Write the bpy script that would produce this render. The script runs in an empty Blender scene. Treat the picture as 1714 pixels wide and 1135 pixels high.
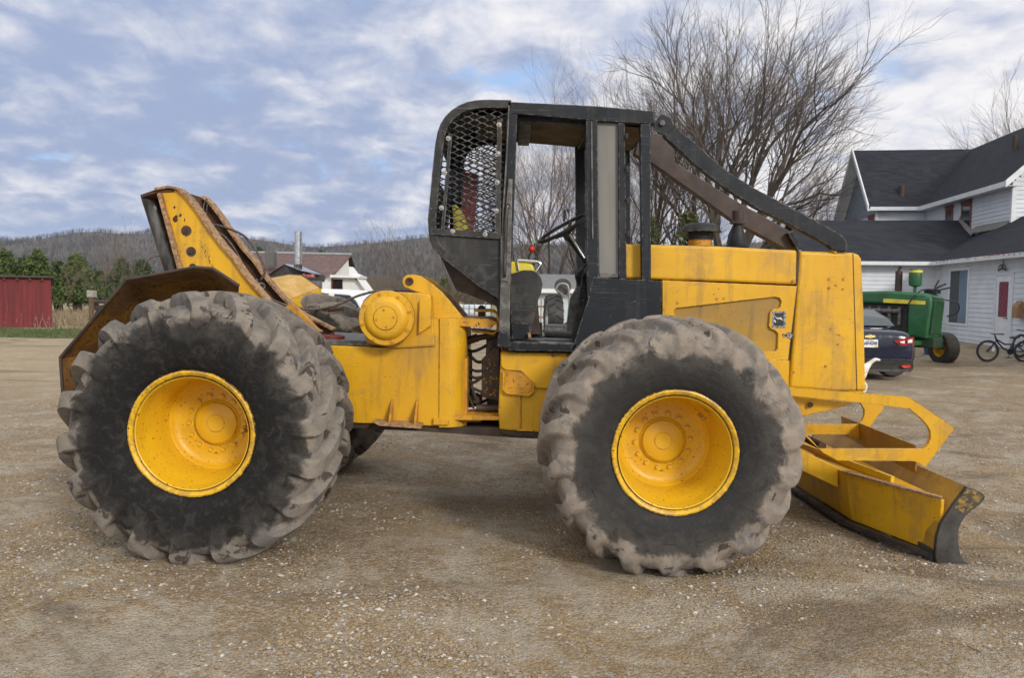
import bpy, math, random
from mathutils import Vector, Matrix, noise as mn
R = math.radians
sc = bpy.context.scene
col = sc.collection
random.seed(7)

# ------------------------------------------------------------------ camera
CAM_H = 1.57
cam_d = bpy.data.cameras.new('camera'); cam = bpy.data.objects.new('camera', cam_d); col.objects.link(cam)
cam_d.lens = 27.45; cam_d.sensor_width = 36; cam_d.clip_end = 6000; cam_d.clip_start = .1
cam.location = (0, 0, CAM_H)
CM = Matrix.Rotation(R(90 - 3.35), 3, 'X') @ Matrix.Rotation(R(.72), 3, 'Z')
cam.rotation_euler = CM.to_euler()
cam_d.dof.use_dof = True; cam_d.dof.focus_distance = 4.9; cam_d.dof.aperture_fstop = 6.3
sc.camera = cam

# ------------------------------------------------------------------ sky and sun
SUN_EL, SUN_AZ = 27, 147           # azimuth clockwise from +Y (the view direction)
W = bpy.data.worlds.new('World'); sc.world = W; W.use_nodes = True
nt = W.node_tree; N = nt.nodes; L = nt.links; N.clear()
def nd(t, **k):
    n = N.new(t)
    for a, b in k.items(): setattr(n, a, b)
    return n
def mth(op, a, b=None, clamp=False):
    n = nd('ShaderNodeMath', operation=op, use_clamp=clamp)
    for i, v in enumerate((a, b)):
        if v is None: continue
        if isinstance(v, (int, float)): n.inputs[i].default_value = v
        else: L.new(v, n.inputs[i])
    return n.outputs[0]
def rng_(v, a, b, c=0, d=1):
    n = nd('ShaderNodeMapRange', interpolation_type='SMOOTHSTEP')
    L.new(v, n.inputs[0])
    for i, x in zip((1, 2, 3, 4), (a, b, c, d)): n.inputs[i].default_value = x
    return n.outputs[0]
def mixc(f, a, b):
    n = nd('ShaderNodeMix', data_type='RGBA')
    if isinstance(f, float): n.inputs[0].default_value = f
    else: L.new(f, n.inputs[0])
    for i, v in ((6, a), (7, b)):
        if isinstance(v, tuple): n.inputs[i].default_value = (*v, 1)
        else: L.new(v, n.inputs[i])
    return n.outputs[2]
sky = nd('ShaderNodeTexSky', sky_type='NISHITA', sun_disc=False)
sky.sun_elevation = R(SUN_EL); sky.sun_rotation = R(SUN_AZ); sky.air_density = 1.1; sky.dust_density = .6; sky.ozone_density = 2
tc = nd('ShaderNodeTexCoord'); sp = nd('ShaderNodeSeparateXYZ'); L.new(tc.outputs['Generated'], sp.inputs[0])
dx, dy, dz = sp.outputs
zz = mth('ADD', mth('MAXIMUM', dz, 0), .24)
cx = nd('ShaderNodeCombineXYZ'); L.new(mth('DIVIDE', dx, zz), cx.inputs[0]); L.new(mth('DIVIDE', dy, zz), cx.inputs[1])
def cloud(scale, det, rough, off, dist=0.0, stretch=1.0):
    mp = nd('ShaderNodeMapping'); L.new(cx.outputs[0], mp.inputs[0]); mp.inputs['Location'].default_value = off; mp.inputs['Scale'].default_value = (1, stretch, 1)
    n = nd('ShaderNodeTexNoise'); L.new(mp.outputs[0], n.inputs[0]); n.inputs['Scale'].default_value = scale
    n.inputs['Detail'].default_value = det; n.inputs['Roughness'].default_value = rough; n.inputs['Distortion'].default_value = dist
    return n.outputs[0]
nA = cloud(3.4, 9, .57, (3.1, 1.7, .3), .25, .9)
nB = cloud(6.2, 9, .57, (7.7, 2.2, 1.1), .25, .85)
nC = cloud(1.6, 3, .5, (1.2, 5.2, 2.1))
cover = rng_(nA, .25, .42)                                  # mostly cloudy, blue gaps
side = rng_(dx, -.45, .55)                                  # brighter cloud towards the right of the view
hi = rng_(dz, .02, .36)
lum = mth('ADD', mth('MULTIPLY', nB, 1.0), mth('MULTIPLY', nA, .5))
lum = mth('ADD', lum, mth('MULTIPLY', side, .30))
lum = mth('ADD', lum, mth('MULTIPLY', nC, .42))
lumf = rng_(lum, .84, 1.38)
ccol = mixc(lumf, (3.3, 4.05, 6.0), (9.0, 8.8, 8.9))
backs = rng_(mth('MULTIPLY', dy, -1.0), -.25, .6)          # unseen cloud behind the camera and overhead, set brighter to light the near sides
top = rng_(dz, .30, .8)
ccol2 = mixc(mth('MAXIMUM', backs, top), ccol, (10.8, 10.6, 10.3))
skyb = nd('ShaderNodeMix', data_type='RGBA', blend_type='MULTIPLY'); skyb.inputs[0].default_value = 1
L.new(sky.outputs[0], skyb.inputs[6]); skyb.inputs[7].default_value = (1.05, 1.15, 1.3, 1)
skym = mixc(.65, skyb.outputs[2], (4.2, 6.0, 9.2))
full = mixc(cover, skym, ccol2)
hz = rng_(dz, .0, .10, 1, 0)
full = mixc(mth('MULTIPLY', hz, .45), full, (4.3, 5.6, 7.9))
bg = nd('ShaderNodeBackground'); L.new(full, bg.inputs[0]); bg.inputs[1].default_value = .1
wo = nd('ShaderNodeOutputWorld'); L.new(bg.outputs[0], wo.inputs[0])
sd = bpy.data.lights.new('sun', 'SUN'); sun = bpy.data.objects.new('sun', sd); col.objects.link(sun)
sd.energy = 2.2; sd.angle = R(12); sd.color = (1, .93, .82)
az = R(SUN_AZ); el = R(SUN_EL)
sdir = Vector((math.sin(az) * math.cos(el), math.cos(az) * math.cos(el), math.sin(el)))
sun.rotation_euler = sdir.to_track_quat('Z', 'Y').to_euler(); sun.location = sdir * 60
sc.view_settings.view_transform = 'Standard'; sc.view_settings.look = 'None'; sc.view_settings.gamma = 1
sc.view_settings.exposure = 0.12

# ------------------------------------------------------------------ helpers
def P(px, py, Y):
    """the point of the vertical plane y = Y that stands at photo measurement (px, py)"""
    d = CM @ Vector(((px - 857) / 1307, (567.5 - py) / 1307, -1))
    t = Y / d.y
    return Vector((d.x * t, Y, CAM_H + d.z * t))
def XZ(pts, Y): return [(P(a, b, Y).x, P(a, b, Y).z) for a, b in pts]
LOC = {}
def tag(o, label=None, cat=None, group=None, kind=None):
    for k, v in (('label', label), ('category', cat), ('group', group), ('kind', kind)):
        if v: o[k] = v
    return o
def empty(name, loc, label, cat, group=None, rz=0):
    o = bpy.data.objects.new(name, None); col.objects.link(o); o.location = loc; o.rotation_euler.z = rz
    o.empty_display_size = .2
    LOC[o.name] = Vector(loc); return tag(o, label, cat, group)
def sub(name, parent, mesh_src):                  # another object using the same mesh under parent
    o = bpy.data.objects.new(name, mesh_src.data); col.objects.link(o); o.parent = parent; return o
class MB:
    def __init__(s): s.v = []; s.f = []
    def add(s, v, f):
        n = len(s.v); s.v += [tuple(x) for x in v]; s.f += [tuple(i + n for i in q) for q in f]; return s
    def box(s, a, b):
        x0, y0, z0 = a; x1, y1, z1 = b
        return s.add([(x0,y0,z0),(x1,y0,z0),(x1,y1,z0),(x0,y1,z0),(x0,y0,z1),(x1,y0,z1),(x1,y1,z1),(x0,y1,z1)],
                     [(0,3,2,1),(4,5,6,7),(0,1,5,4),(1,2,6,5),(2,3,7,6),(3,0,4,7)])
    def obox(s, c, ax, ay, az):                     # oriented box: half axes
        c = Vector(c); ax = Vector(ax); ay = Vector(ay); az = Vector(az)
        v = [c + i*ax + j*ay + k*az for k in (-1,1) for i, j in ((-1,-1),(1,-1),(1,1),(-1,1))]
        return s.add(v, [(0,3,2,1),(4,5,6,7),(0,1,5,4),(1,2,6,5),(2,3,7,6),(3,0,4,7)])
    def prism(s, pts, y0, y1):                      # polygon in x-z, pushed along y
        ar = sum(pts[i][0]*pts[(i+1)%len(pts)][1]-pts[(i+1)%len(pts)][0]*pts[i][1] for i in range(len(pts)))
        if ar < 0: pts = pts[::-1]
        n = len(pts)
        v = [(x, y0, z) for x, z in pts] + [(x, y1, z) for x, z in pts]
        f = [tuple(range(n)), tuple(range(2*n-1, n-1, -1))]
        for i in range(n):
            j = (i+1) % n; f.append((i, i+n, j+n, j))
        return s.add(v, f)
    def plan(s, pts, z0, z1):                       # polygon in x-y, pushed along z
        ar = sum(pts[i][0]*pts[(i+1)%len(pts)][1]-pts[(i+1)%len(pts)][0]*pts[i][1] for i in range(len(pts)))
        if ar < 0: pts = pts[::-1]
        n = len(pts)
        v = [(x, y, z0) for x, y in pts] + [(x, y, z1) for x, y in pts]
        f = [tuple(range(n-1, -1, -1)), tuple(range(n, 2*n))]
        for i in range(n):
            j = (i+1) % n; f.append((i, j, j+n, i+n))
        return s.add(v, f)
    def tube(s, path, r, n=8, cap=True):
        path = [Vector(p) for p in path]; m = len(path)
        rs = r if isinstance(r, (list, tuple)) else [r]*m
        v = []; up = None
        for i, p in enumerate(path):
            t = (path[min(i+1, m-1)] - path[max(i-1, 0)])
            t = t.normalized() if t.length > 1e-9 else Vector((0,0,1))
            if up is None: up = Vector((0,0,1)) if abs(t.z) < .9 else Vector((1,0,0))
            a = up - t * up.dot(t)
            if a.length < 1e-4: a = t.orthogonal()
            a.normalize(); b = t.cross(a); up = a
            for k in range(n):
                q = 2*math.pi*k/n; v.append(p + (a*math.cos(q) + b*math.sin(q))*rs[i])
        f = []
        for i in range(m-1):
            for k in range(n):
                l = (k+1) % n; f.append((i*n+k, i*n+l, (i+1)*n+l, (i+1)*n+k))
        if cap: f += [tuple(range(n-1, -1, -1)), tuple(range((m-1)*n, m*n))]
        return s.add(v, f)
    def lathe(s, prof, o, axis, n=48, close=False):  # prof: (radius, distance along axis)
        o = Vector(o); ax = Vector(axis).normalized(); a = ax.orthogonal().normalized(); b = ax.cross(a)
        v = [o + ax*h + (a*math.cos(2*math.pi*k/n) + b*math.sin(2*math.pi*k/n))*max(r, 1e-4) for r, h in prof for k in range(n)]
        f = []; m = len(prof)
        for i in range(m-1 if not close else m):
            i2 = (i+1) % m
            for k in range(n):
                l = (k+1) % n; f.append((i*n+k, i*n+l, i2*n+l, i2*n+k))
        return s.add(v, f)
    def strip(s, pts, w, y0, y1):                    # band of thickness w following an x-z polyline (inward to its left)
        pts = [Vector((p[0], p[1])) for p in pts]; q = []
        for i, p in enumerate(pts):
            t = (pts[min(i+1, len(pts)-1)] - pts[max(i-1, 0)]).normalized(); q.append(p + Vector((-t.y, t.x))*w)
        for i in range(len(pts)-1):
            a, b, c, d = pts[i], pts[i+1], q[i+1], q[i]
            v = [(a.x,y0,a.y),(b.x,y0,b.y),(c.x,y0,c.y),(d.x,y0,d.y),(a.x,y1,a.y),(b.x,y1,b.y),(c.x,y1,c.y),(d.x,y1,d.y)]
            f = [(0,1,2,3),(7,6,5,4),(0,4,5,1),(2,6,7,3)]
            if i == 0: f.append((0,3,7,4))
            if i == len(pts)-2: f.append((1,5,6,2))
            s.add(v, f)
        return s
    def build(s, name, mat, parent=None, smooth=False, bevel=0, local=False, loc=None, seg=2):
        me = bpy.data.meshes.new(name); me.from_pydata(s.v, [], s.f); me.validate(); me.materials.append(mat)
        o = bpy.data.objects.new(name, me); col.objects.link(o)
        if parent:
            o.parent = parent
            if not local: o.location = -LOC.get(parent.name, Vector())
            if parent.type == 'MESH': o.location = (0,0,0)
        if loc: o.location = loc
        if bevel or smooth:
            import bmesh
            bm = bmesh.new(); bm.from_mesh(me); bmesh.ops.remove_doubles(bm, verts=bm.verts, dist=1e-5); bmesh.ops.recalc_face_normals(bm, faces=bm.faces); bm.to_mesh(me); bm.free()
        if bevel:
            m = o.modifiers.new('b', 'BEVEL'); m.width = bevel; m.segments = seg; m.limit_method = 'ANGLE'; m.angle_limit = R(40)
        if smooth:
            me.polygons.foreach_set('use_smooth', [True]*len(me.polygons))
            try: me.set_sharp_from_angle(angle=R(40))
            except Exception: pass
        return o
def setloc(o, loc): LOC[o.name] = Vector(loc)

# ------------------------------------------------------------------ materials
class NT:
    def __init__(s, name):
        s.m = bpy.data.materials.new(name); s.m.use_nodes = True; s.t = s.m.node_tree; s.N = s.t.nodes; s.L = s.t.links
        s.b = s.N['Principled BSDF']; s.c = s.N.new('ShaderNodeTexCoord').outputs['Object']
    def n(s, t, **k):
        x = s.N.new(t)
        for a, b in k.items(): setattr(x, a, b)
        return x
    def put(s, inp, v):
        if isinstance(v, (int, float)): inp.default_value = v
        elif isinstance(v, tuple): inp.default_value = (*v, 1) if len(v) == 3 and len(inp.default_value) == 4 else v
        else: s.L.new(v, inp)
    def noise(s, scale, det=4, rough=.55, dist=0, vec=None, loc=(0,0,0), stretch=(1,1,1)):
        mp = s.n('ShaderNodeMapping'); s.L.new(vec or s.c, mp.inputs[0]); mp.inputs['Location'].default_value = loc; mp.inputs['Scale'].default_value = stretch
        x = s.n('ShaderNodeTexNoise'); s.L.new(mp.outputs[0], x.inputs[0])
        for k, v in (('Scale', scale), ('Detail', det), ('Roughness', rough), ('Distortion', dist)): x.inputs[k].default_value = v
        return x.outputs[0]
    def ramp(s, v, a, b, c=0, d=1, sm=True):
        x = s.n('ShaderNodeMapRange', interpolation_type='SMOOTHSTEP' if sm else 'LINEAR'); s.L.new(v, x.inputs[0])
        for i, q in zip((1,2,3,4), (a,b,c,d)): x.inputs[i].default_value = q
        return x.outputs[0]
    def mix(s, f, a, b, mode='MIX'):
        x = s.n('ShaderNodeMix', data_type='RGBA', blend_type=mode); s.put(x.inputs[0], f); s.put(x.inputs[6], a); s.put(x.inputs[7], b); return x.outputs[2]
    def math(s, op, a, b=0, clamp=False):
        x = s.n('ShaderNodeMath', operation=op, use_clamp=clamp); s.put(x.inputs[0], a); s.put(x.inputs[1], b); return x.outputs[0]
    def sep(s, vec=None):
        x = s.n('ShaderNodeSeparateXYZ'); s.L.new(vec or s.c, x.inputs[0]); return x.outputs
    def bump(s, h, st, dist=.01, prev=None):
        x = s.n('ShaderNodeBump'); x.inputs['Strength'].default_value = st; x.inputs['Distance'].default_value = dist; s.L.new(h, x.inputs['Height'])
        if prev: s.L.new(prev, x.inputs['Normal'])
        s.L.new(x.outputs[0], s.b.inputs['Normal']); return x.outputs[0]
    def done(s, color, rough=.6, metal=0.0, spec=None):
        s.put(s.b.inputs['Base Color'], color); s.put(s.b.inputs['Roughness'], rough); s.put(s.b.inputs['Metallic'], metal)
        if spec is not None: s.b.inputs['Specular IOR Level'].default_value = spec
        return s.m
def pm(name, c1, c2=None, scale=3, lo=.35, hi=.65, rough=.6, metal=0.0, chips=None, chip_scale=30, chip_thr=.68, bump=.15, bscale=60, dirt=None, spec=None, stretch=(1,1,1), edge=None, scr=None):
    t = NT(name); c2 = c2 or tuple(x*.75 for x in c1)
    colr = t.mix(t.ramp(t.noise(scale, 5, .6, stretch=stretch), lo, hi), c1, c2)
    ro = t.ramp(t.noise(scale*2.3, 4), .3, .7, rough-.08, rough+.1)
    if dirt:
        colr = t.mix(t.ramp(t.noise(dirt[1], 6, .65, .4, loc=(3,1,2)), dirt[2], dirt[2]+.14, 0, dirt[3]), colr, dirt[0])
    if scr:      # fine scratches in two directions, and faint run-down grime
        for i, (ang, thr) in enumerate(((.5, .655), (-.9, .665), (1.4, .67))):
            mp = t.n('ShaderNodeMapping'); t.L.new(t.c, mp.inputs[0]); mp.inputs['Rotation'].default_value = (0, ang, 0); mp.inputs['Scale'].default_value = (1.2, 1, 38); mp.inputs['Location'].default_value = (i*3.1, 0, i)
            x = t.n('ShaderNodeTexNoise'); t.L.new(mp.outputs[0], x.inputs[0]); x.inputs['Scale'].default_value = 3.5; x.inputs['Detail'].default_value = 2; x.inputs['Distortion'].default_value = .3
            f = t.math('MULTIPLY', t.ramp(x.outputs[0], thr, thr+.03), t.ramp(t.noise(1.7, 4, .6, loc=(i*4,2,7)), .44, .62)); colr = t.mix(t.math('MULTIPLY', f, .55), colr, scr)
        g = t.math('MULTIPLY', t.ramp(t.noise(5, 5, .6, loc=(4,4,4), stretch=(3,3,.35)), .50, .70), .36); colr = t.mix(g, colr, tuple(.45*a+.02 for a in scr))
    if edge:     # paint knocked off along the edges
        bv = t.n('ShaderNodeBevel', samples=3); bv.inputs['Radius'].default_value = .011
        ge = t.n('ShaderNodeNewGeometry'); dp = t.n('ShaderNodeVectorMath', operation='DOT_PRODUCT'); t.L.new(bv.outputs[0], dp.inputs[0]); t.L.new(ge.outputs['Normal'], dp.inputs[1])
        f = t.math('MULTIPLY', t.ramp(dp.outputs['Value'], .998, .955), t.ramp(t.noise(30, 4, .7), .46, .58)); colr = t.mix(t.math('MULTIPLY', f, .75), colr, edge)
    if chips:
        f = t.ramp(t.noise(chip_scale, 3, .6, .2, loc=(5,5,1)), chip_thr, chip_thr+.02)
        g = t.ramp(t.noise(2.2, 3, .5, loc=(9,2,4)), .38, .6)
        f = t.math('MULTIPLY', f, g); colr = t.mix(f, colr, chips)
        ro = t.math('MAXIMUM', ro, t.math('MULTIPLY', f, .85))
    if bump: t.bump(t.noise(bscale, 3), bump, .004)
    return t.done(colr, ro, metal, spec)
YEL = (.67, .375, .006)
RUST = (.075, .032, .016)
M = {}
M['yellow'] = pm('yellow_paint', YEL, (.58,.30,.008), 1.6, .3, .75, .44, edge=(.16,.075,.03), scr=(.40,.22,.05), chips=RUST, chip_scale=75, chip_thr=.675, bump=.14, bscale=14, dirt=((.36,.215,.06), 3.5, .51, .5))
M['yellow_worn'] = pm('worn_yellow_paint', (.60,.29,.010), (.42,.19,.02), 4, .35, .65, .55, edge=(.12,.055,.03), scr=(.22,.11,.03), chips=RUST, chip_scale=42, chip_thr=.60, bump=.2, bscale=40, dirt=((.20,.09,.025), 7, .56, .6))
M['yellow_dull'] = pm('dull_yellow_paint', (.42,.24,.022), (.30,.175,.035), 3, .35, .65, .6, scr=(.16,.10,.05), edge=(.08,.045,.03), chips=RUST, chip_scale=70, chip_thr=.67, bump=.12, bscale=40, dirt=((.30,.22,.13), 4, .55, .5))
M['yellow_rust'] = pm('yellow_over_rust', (.34,.165,.018), (.16,.08,.03), 5, .35, .6, .65, chips=RUST, chip_scale=40, chip_thr=.58, bump=.2, bscale=40, dirt=((.09,.045,.025), 6, .52, .7))
M['yellow_clean'] = pm('clean_yellow_paint', (.72,.43,.014), (.64,.37,.012), 3, .3, .7, .40, edge=(.16,.075,.03), chips=RUST, chip_scale=80, chip_thr=.69, bump=.08, bscale=30, dirt=((.5,.27,.04), 7, .57, .4))
M['tan_rust'] = pm('scraped_rusty_edge', (.42,.26,.13), (.22,.12,.065), 40, .38, .62, .7, chips=RUST, chip_scale=80, chip_thr=.56, bump=.3, bscale=70)
M['rust'] = pm('dark_rust', (.10,.048,.025), (.045,.022,.014), 9, .35, .65, .8, bump=.3)
M['brown_paint'] = pm('brown_primer', (.034,.022,.020), (.05,.032,.028), 5, .35, .65, .6, bump=.12)
M['black'] = pm('black_paint', (.006,.009,.0145), (.012,.015,.021), 4, .3, .7, .52, edge=(.20,.20,.20), scr=(.07,.07,.075), chips=(.22,.22,.22), chip_scale=75, chip_thr=.70, bump=.12, bscale=50, dirt=((.04,.04,.042), 9, .58, .5), spec=.28)
M['black_scuffed'] = pm('scuffed_black_paint', (.034,.033,.033), (.016,.018,.021), 5, .35, .62, .5, chips=(.2,.19,.18), chip_scale=70, chip_thr=.66, bump=.2, dirt=((.075,.07,.066), 7, .52, .6), spec=.3, edge=(.22,.21,.20), scr=(.13,.125,.12))
M['black_rust'] = pm('rusty_black', (.028,.020,.016), (.06,.035,.022), 8, .4, .6, .65, bump=.25)
M['steel'] = pm('bare_worn_steel', (.19,.18,.175), (.055,.05,.05), 9, .35, .6, .34, metal=.75, bump=.2, stretch=(1,1,.3))
M['chrome'] = pm('bright_rod', (.7,.72,.75), (.6,.62,.65), 9, .35, .6, .15, metal=1.0, bump=0)
M['dark_steel'] = pm('dark_edge_steel', (.075,.072,.07), (.03,.028,.028), 6, .35, .65, .5, metal=.3, chips=(.16,.09,.03), chip_scale=22, chip_thr=.68, bump=.25)
M['gsteel'] = pm('cast_grey', (.16,.155,.15), (.08,.075,.07), 18, .4, .6, .55, metal=.3, bump=.5, bscale=55)
M['rubber'] = pm('black_rubber', (.018,.018,.019), (.03,.029,.028), 6, .4, .6, .6, bump=.15)
M['cable'] = pm('wire_cable', (.13,.11,.095), (.055,.045,.04), 60, .4, .6, .55, metal=.5, bump=.4, bscale=160)
M['white'] = pm('white_paint', (.78,.79,.80), (.68,.69,.70), 3, .3, .7, .5, bump=.05)
M['red'] = pm('red_plastic', (.55,.03,.015), None, 3, rough=.3, bump=0)
M['darkred'] = pm('dark_red', (.14,.018,.02), None, 5, rough=.5)
M['vinyl'] = pm('yellow_vinyl', (.70,.58,.05), (.52,.42,.05), 6, .4, .7, .45, bump=.1)
M['screen'] = pm('dusty_screen', (.20,.195,.185), (.155,.15,.143), 3, .3, .7, .75, bump=.1, stretch=(3,1,.3))
M['beige'] = pm('headliner', (.13,.10,.075), (.08,.065,.05), 4, .4, .6, .9)
M['galv'] = pm('galvanised_steel', (.50,.52,.55), (.38,.40,.43), 6, .35, .65, .28, metal=.85, bump=.05)

def tyre_mat(name, rub, dust, dust2, r0, spots):
    t = NT(name); x, y, z = t.sep()
    r = t.math('SQRT', t.math('ADD', t.math('MULTIPLY', x, x), t.math('MULTIPLY', z, z)))
    e = t.math('ADD', r, t.math('MULTIPLY', t.math('SUBTRACT', t.noise(7, 6, .62, .5), .5), .26))
    f = t.math('ADD', t.math('MULTIPLY', t.ramp(e, r0-.012, r0+.040), .86), t.math('MULTIPLY', t.ramp(e, r0-.13, r0), .14))
    dcol = t.mix(t.ramp(t.noise(11, 5, .6), .4, .6), dust, dust2)
    dcol = t.mix(t.ramp(t.noise(8, 5, .65, .6, loc=(2,7,1)), spots, spots+.03, 0, .85), dcol, (.045,.033,.027))
    dcol = t.mix(t.ramp(t.noise(5, 6, .7, .5, loc=(6,1,3)), .54, .60, 0, .6), dcol, (.110,.110,.116))
    dcol = t.mix(t.ramp(t.noise(38, 6, .75, 1.2, loc=(1,9,3)), .58, .66, 0, .4), dcol, (.085,.075,.066))
    rcol = t.mix(t.ramp(t.noise(14, 6, .7, 1.0), .46, .72, 0, .6), rub, (.062,.055,.050))
    ring = t.math('MULTIPLY', t.math('SINE', t.math('MULTIPLY', r, 150)), t.math('MULTIPLY', t.ramp(r, .385, .40), t.ramp(r, .50, .47)))
    t.bump(t.math('ADD', t.noise(32, 7, .75), t.math('MULTIPLY', ring, .07)), .8, .010)
    return t.done(t.mix(f, rcol, dcol), t.ramp(e, r0, r0+.02, .75, .95), spec=.25)
M['tyre_rear'] = tyre_mat('muddy_rear_tyre', (.010,.010,.011), (.235,.205,.176), (.175,.158,.142), .650, .58)
M['tyre_front'] = tyre_mat('muddy_front_tyre', (.028,.028,.029), (.265,.225,.190), (.20,.175,.153), .582, .61)
# ------------------------------------------------------------------ the log skidder
SK0 = Vector((-.4, 5.885, 0))
sk = empty('log_skidder', SK0, 'yellow articulated log skidder with black cab cage and huge muddy tyres on the gravel', 'skidder')
YC, YN, YF = 5.885, 5.42, 6.35
def slab(name, pts, Y0, Y1, mat, parent=sk, Yr=None, bevel=.004, **k):
    return MB().prism(XZ(pts, Yr or Y0), Y0, Y1).build(name, M[mat] if isinstance(mat, str) else mat, parent, bevel=bevel, **k)
def disc(mb, px, py, Y, r, d, n=16): # short cylinder facing the camera side
    c = P(px, py, Y); mb.tube([c, c + Vector((0, -d, 0))], r, n); return mb

# ---- tyres: a carcass ring whose height field carries the lugs; grid lines sheared along the lugs
def make_tyre(name, mat, nl=18, soft=0.0, steep=.38):
    K = 32; NT_ = nl*K; W2 = .345
    # rows from bead to crown: carcass (a, r), lug (a, r), weight
    half = [(-.315,.350,-.315,.350,0),(-.345,.372,-.345,.372,0),(-.368,.42,-.368,.42,0),(-.384,.48,-.384,.48,0),(-.388,.53,-.388,.53,0),(-.388,.565,-.390,.566,1),
            (-.384,.60,-.396,.605,1),(-.376,.635,-.400,.645,1),(-.366,.665,-.396,.69,1),(-.352,.692,-.387,.732,1),(-.334,.712,-.372,.766,1),(-.312,.726,-.346,.790,1),
            (-.285,.735,-.312,.804,1),(-.255,.740,-.27,.815,1),(-.22,.743,-.225,.825,1),(-.18,.745,-.18,.827,1),(-.14,.747,-.14,.828,1),(-.10,.748,-.10,.829,1),(-.06,.748,-.06,.829,1),
            (-.03,.748,-.03,.828,1),(-.016,.748,-.020,.820,.9),(-.006,.748,-.008,.76,.2)]
    SC = .958 if soft else .988; rg = random.Random(nl + int(soft*10)); wear = [rg.uniform(-.012, .006) for _ in range(nl*2)]
    v = []; f = []
    rows = [(-1, h) for h in half] + [(1, h) for h in reversed(half)]
    for sgn, (ac, rc, al, rl_, wt) in rows:
        lat = min(abs(ac)/W2, 1.0)
        sweep = -(1-lat)**.85*steep
        stag = 0 if sgn < 0 else math.pi/nl
        for k in range(NT_):
            u = (k % K)/K; ki = (k//K) + (0 if sgn < 0 else nl)
            c = abs(u-.5)
            if soft: w0, w1 = .13, (.37 if rc < .70 else .29)
            else: w0, w1 = (.180, .222) if lat < .9 else (.15 + .03*(rc-.56)/.1, .25 + .10*max(0, .70-rc)/.14)
            s_ = max(0, min(1, (w1-c)/(w1-w0)))
            if soft: s_ = s_*s_*(3-2*s_)
            s_ *= wt
            if soft: rl2 = rl_ - .012 + wear[ki]*1.3; al2 = al*.985
            else: rl2 = rl_ + wear[ki]*.6; al2 = al
            if soft and lat > .9: rl2 -= .006
            jit = 1 + (.03*mn.noise(Vector((k*.06, ac*14, soft))) if rc > .6 else 0)
            r = rc + (rl2-rc)*s_*jit + (.004*mn.noise(Vector((k*.11, ac*22, 3))) if rc > .6 else 0); a = ac + (al2-ac)*s_
            th = 2*math.pi*k/NT_ + sweep + stag
            y = a if sgn < 0 else -a
            if r > .40: r = .40 + (r-.40)*(1 - (1-SC)*.829/.429)
            v.append((r*math.cos(th), y, -r*math.sin(th)))
    m = len(rows)
    for i in range(m-1):
        for k in range(NT_):
            l = (k+1) % NT_; f.append((i*NT_+k, i*NT_+l, (i+1)*NT_+l, (i+1)*NT_+k))
    mb = MB(); mb.v = v; mb.f = f
    o = mb.build(name, mat, None, smooth=True)
    try: o.data.set_sharp_from_angle(angle=R(33))
    except Exception: pass
    return o
def rim_mat():
    t = NT('worn_rim_paint'); x, y, z = t.sep(); r = t.math('SQRT', t.math('ADD', t.math('MULTIPLY', x, x), t.math('MULTIPLY', z, z)))
    c = t.mix(t.ramp(t.noise(3, 5), .3, .7), (.72,.43,.012), (.62,.36,.012))
    n1 = t.noise(24, 6, .72, .3)
    lip = t.math('MULTIPLY', t.ramp(r, .326, .336), t.ramp(n1, .47, .55))
    c = t.mix(t.math('MULTIPLY', lip, .55), c, (.30,.17,.04))
    gro = t.math('SUBTRACT', t.ramp(r, .3270, .3285), t.ramp(r, .3325, .3345)); c = t.mix(t.math('MULTIPLY', gro, t.ramp(n1, .3, .5, .35, 1)), c, (.05,.028,.018))
    outr = t.math('MULTIPLY', t.ramp(r, .360, .3655), t.ramp(n1, .42, .5)); c = t.mix(outr, c, (.07,.04,.025))
    c = t.mix(t.ramp(t.noise(5, 6, .65, .6, loc=(3,3,1)), .58, .68, 0, .3), c, (.42,.24,.04))
    c = t.mix(t.ramp(t.noise(60, 3, .6), .645, .665), c, (.10,.05,.02))
    t.bump(n1, .12, .004); return t.done(c, .42)
M['rim_paint'] = rim_mat()
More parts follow.
